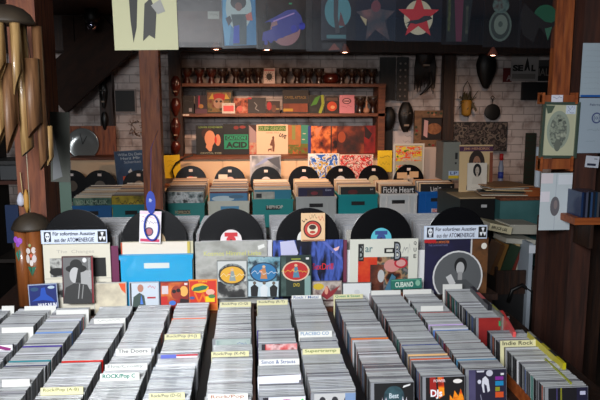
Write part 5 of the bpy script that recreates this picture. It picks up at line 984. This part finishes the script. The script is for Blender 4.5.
# dark left: shelf and blue cloth
t = thing('side_cabinet', 'dark shelving in the shadow behind the left post', 'cabinet', (0, 0, 0)); x0 = W(-12, 190, 5.4)[0]; x1 = W(30, 190, 5.4)[0]
for z, m_ in ((W(10, 161, 5.4)[1], (.25, .25, .25)), (W(10, 181, 5.4)[1], (.3, .14, .08)), (.35, (.15, .12, .1))): MB().box(x0, x1, 5.4, 5.8, z - .03, z, mat(m_)).build('shelf_board', t)
MB().box(x0, x0 + .02, 5.4, 5.8, 0, 1.4, DARK).build('side_panel', t); MB().box(x1 - .02, x1, 5.4, 5.8, 0, 1.4, DARK).build('side_panel', t)
flat('grey_board', 'grey board leaning in the dark shelving at left', 'board', (0, 162, 17, 180), 5.5, [], .02, (.33, .34, .35), body='board')
flat('blue_cloth', 'dark blue cloth hanging in the shadow at left', 'cloth', (6, 205, 19, 243), 4.2, [], .02, (.04, .16, .32), body='cloth')
# ================================================================== HANGING SLEEVES ALONG THE TOP
YH = 3.24
struct('trim_11', MB().box(-1.6, 1.9, YH - .03, YH + .07, 2.26, CEIL, WOODD))
wire = MB().tube([(-1.55, YH, 2.235), (1.85, YH, 2.235)], .0025, (.4, .4, .4), 6).build('hanging_wire'); tag(wire, 'thin wire under the beam holding the hung sleeves', 'wire')
def hung(label, px0, px1, pb, art, tint=(.5, .55, .64), a=.5, top=-14, ry=0, dy=0, name='hanging_sleeve', body='sleeve', base=None, clear=True, cat='record'):
    Y = YH + dy; X0 = W(px0, pb, Y)[0]; X1 = W(px1, pb, Y)[0]; Zb = W((px0 + px1) / 2, pb, Y)[1]; Zt = 2.232; w = X1 - X0; h = Zt - Zb
    r = thing(name, label, cat, ((X0 + X1) / 2, Y, Zb), (0, ry, 0))
    if base: MB().box(-w / 2, w / 2, 0, .004, 0, h, base if not isinstance(base, tuple) else mat(base, .6)).build('cover', r)
    if clear: MB().box(-w / 2, w / 2, -.004, -.0035, -.004, h, plasticmat(tuple(x * .62 for x in tint), a * .42, .3)).build('plastic_sleeve', r)
    if not base: art = vmap(art, 0, .77)
    if art: q = MB(); draw(q, w, h, art, y=-.001 if base else .0, step=.0004); q.build('picture_disc' if not base else 'cover_print', r)
    MB().box(-.006, .006, -.006, .006, h - .012, h + .014, (.6, .6, .6)).build('clip', r)
    return r
ink = (.12, .12, .11)
# generic stand-in for a well known cover: cream field with two plain dark shapes
hung('cream LP cover with two plain dark abstract shapes, leftmost on the wire', 114.8, 178.5, 50, [('p', [(.26, .8), (.33, .9), (.4, .74), (.36, .3), (.3, .1), (.27, .4)], ink), ('p', [(.45, .12), (.5, .62), (.6, .7), (.68, .5), (.64, .15), (.55, .2)], (.2, .2, .19)), ('p', [(.6, .6), (.75, .68), (.82, .52), (.7, .48)], (.6, .6, .58))], base=(.76, .755, .6), clear=False, ry=-.015)
hung('brown picture LP in plastic with a white price sticker', 177, 223, 46.5, [('r', .02, .08, .98, .66, noisemat(((.12, .1, .1), (.25, .18, .16), (.16, .13, .13)), 6)), ('r', .02, .66, .98, 1, (.1, .1, .12)), ('r', .68, .52, .93, .66, (.55, .58, .55)), ('x', .72, .56, .9, .62, (.3, .3, .3), 6)], (.3, .3, .33), .35, dy=.012)
hung('blue picture sleeve of a performer with big dark hair', 222.5, 258, 47.5, [('p', [(.06, .04), (.96, .04), (.98, 1), (.02, 1)], (.1, .42, .6)), ('p', [(.02, .5), (.1, 1), (.35, 1), (.25, .3), (.18, .05), (.1, .05)], (.25, .55, .7)), ('e', .5, .72, .36, .4, (.6, .68, .68)), ('e', .5, .84, .22, .13, (.1, .09, .08)), ('e', .5, .76, .1, .08, (.4, .25, .2)), ('p', [(.28, .62), (.72, .62), (.7, .35), (.68, .05), (.3, .05), (.34, .35)], (.08, .2, .22)), ('p', [(.68, .6), (.85, .66), (.88, .5), (.72, .5)], (.65, .3, .25)), ('p', [(.25, .6), (.12, .55), (.2, .4), (.3, .5)], (.1, .12, .16)), ('p', [(.35, .4), (.5, .42), (.48, .08), (.3, .08)], (.15, .25, .6)), ('r', .8, .9, .95, .96, (.7, .6, .62))], (.35, .45, .55), .3, ry=-.03, dy=.02)
loco = (.07, .12, .58)
hung('pink disc shaped with a blue steam locomotive in plastic', 256.5, 312, 48.5, [('e', .52, .35, .27, .3, (.62, .42, .45)), ('p', [(.1, .14), (.12, .3), (.28, .36), (.26, .5), (.14, .48), (.56, .72), (.7, .73), (.8, .62), (.84, .45), (.74, .32), (.3, .14)], loco), ('p', [(.27, .4), (.38, .44), (.37, .52), (.27, .48)], (.6, .42, .45)), *[('e', u, v, .035 + .02 * (k > 2), .05 + .02 * (k > 2), loco) for k, (u, v) in enumerate(((.17, .11), (.26, .15), (.35, .19), (.46, .27), (.57, .32), (.67, .37), (.82, .42)))], ('r', .58, .82, .64, .85, (.05, .4, .25)), ('l', [(.3, .5), (.68, .66)], .02, (.5, .4, .6))], (.3, .31, .34), .42, dy=.03)
hung('empty looking grey plastic sleeve between locomotive and blue disc', 306, 346, 50.5, [('r', .4, .03, .9, .14, (.1, .09, .1)), ('p', [(.55, 0), (.7, .14), (.85, .02)], (.55, .3, .25))], (.38, .4, .45), .5, dy=.04)
hung('light blue round picture disc with a figure in plastic', 321, 355.5, 39.5, [('e', .48, .6, .38, .36, (.3, .58, .62)), ('p', [(.36, .95), (.5, .95), (.48, .5), (.55, .15), (.42, .12), (.36, .5)], (.22, .2, .2)), ('p', [(.56, .6), (.7, .28), (.5, .3)], (.4, .15, .14)), ('r', .16, .02, .72, .1, (.28, .5, .52))], (.45, .5, .58), .5, dy=.0)
hung('dark star shaped picture disc with a smoky photo in plastic', 355.5, 395, 40, [('p', [(.0, .6), (.36, .66), (.5, .98), (.62, .66), (.98, .62), (.74, .42), (.86, .0), (.5, .22), (.26, .0), (.3, .42)], noisemat(((.1, .12, .14), (.3, .2, .17), (.5, .3, .26)), 12)), ('p', [(.1, .52), (.28, .44), (.26, .3)], (.75, .68, .5)), ('e', .5, .72, .12, .12, (.45, .12, .12))], (.42, .5, .62), .45, dy=.008)
star = [(.5 + (.46 if k % 2 == 0 else .19) * math.sin(PI * k / 5), .52 + (.5 if k % 2 == 0 else .2) * math.cos(PI * k / 5)) for k in range(10)]
hung('red star picture disc with a black leaping cat over a cream circle', 394.5, 441, 41, [('e', .5, .5, .31, .37, (.78, .74, .62)), ('p', star, (.75, .06, .07)), ('p', [(.2, .36), (.34, .44), (.5, .46), (.62, .54), (.74, .54), (.8, .48), (.7, .44), (.6, .4), (.45, .36), (.34, .38), (.28, .3), (.25, .3), (.3, .39)], (.08, .06, .06))], (.4, .47, .58), .35, dy=.016)
hung('black tall cover with pink stripe and yellow side lettering', 441, 483, 44, [('p', [(.12, .05), (.1, 1), (.72, 1), (.62, .05)], (.07, .1, .11)), ('p', [(.35, .05), (.28, 1), (.5, 1), (.48, .05)], (.4, .16, .26)), ('t', 'AUTOBAHN', .14, .25, .2, .98, (.45, .5, .25), .0), ('t', 'SONOROUS', .56, .2, .62, .8, (.4, .42, .35), .0)], (.28, .32, .38), .4, dy=.024)
hung('round silver green picture disc with an ornate top in plastic', 482, 519.5, 46.5, [('e', .46, .42, .3, .32, (.38, .45, .42)), ('e', .46, .42, .25, .27, (.2, .25, .24)), ('e', .47, .44, .18, .2, (.48, .54, .5)), ('e', .46, .45, .06, .06, (.3, .36, .34)), ('e', .45, .83, .22, .16, noisemat(((.15, .25, .25), (.4, .5, .48), (.3, .15, .15)), 25)), ], (.32, .34, .38), .42, dy=.032)
hung('dark shaped disc over a green circle, rightmost on the wire', 517, 570, 47.5, [('e', .5, .62, .22, .24, (.12, .42, .3)), ('p', [(.05, .75), (.1, .88), (.3, .68), (.5, .52), (.62, .5), (.82, .62), (.84, .56), (.7, .44), (.62, .4), (.55, .2), (.4, .42), (.3, .1), (.1, .25), (.03, .5)], (.1, .09, .09)), ('p', [(.5, .38), (.64, .42), (.57, .14)], (.25, .48, .38))], (.3, .3, .33), .42, dy=.04)
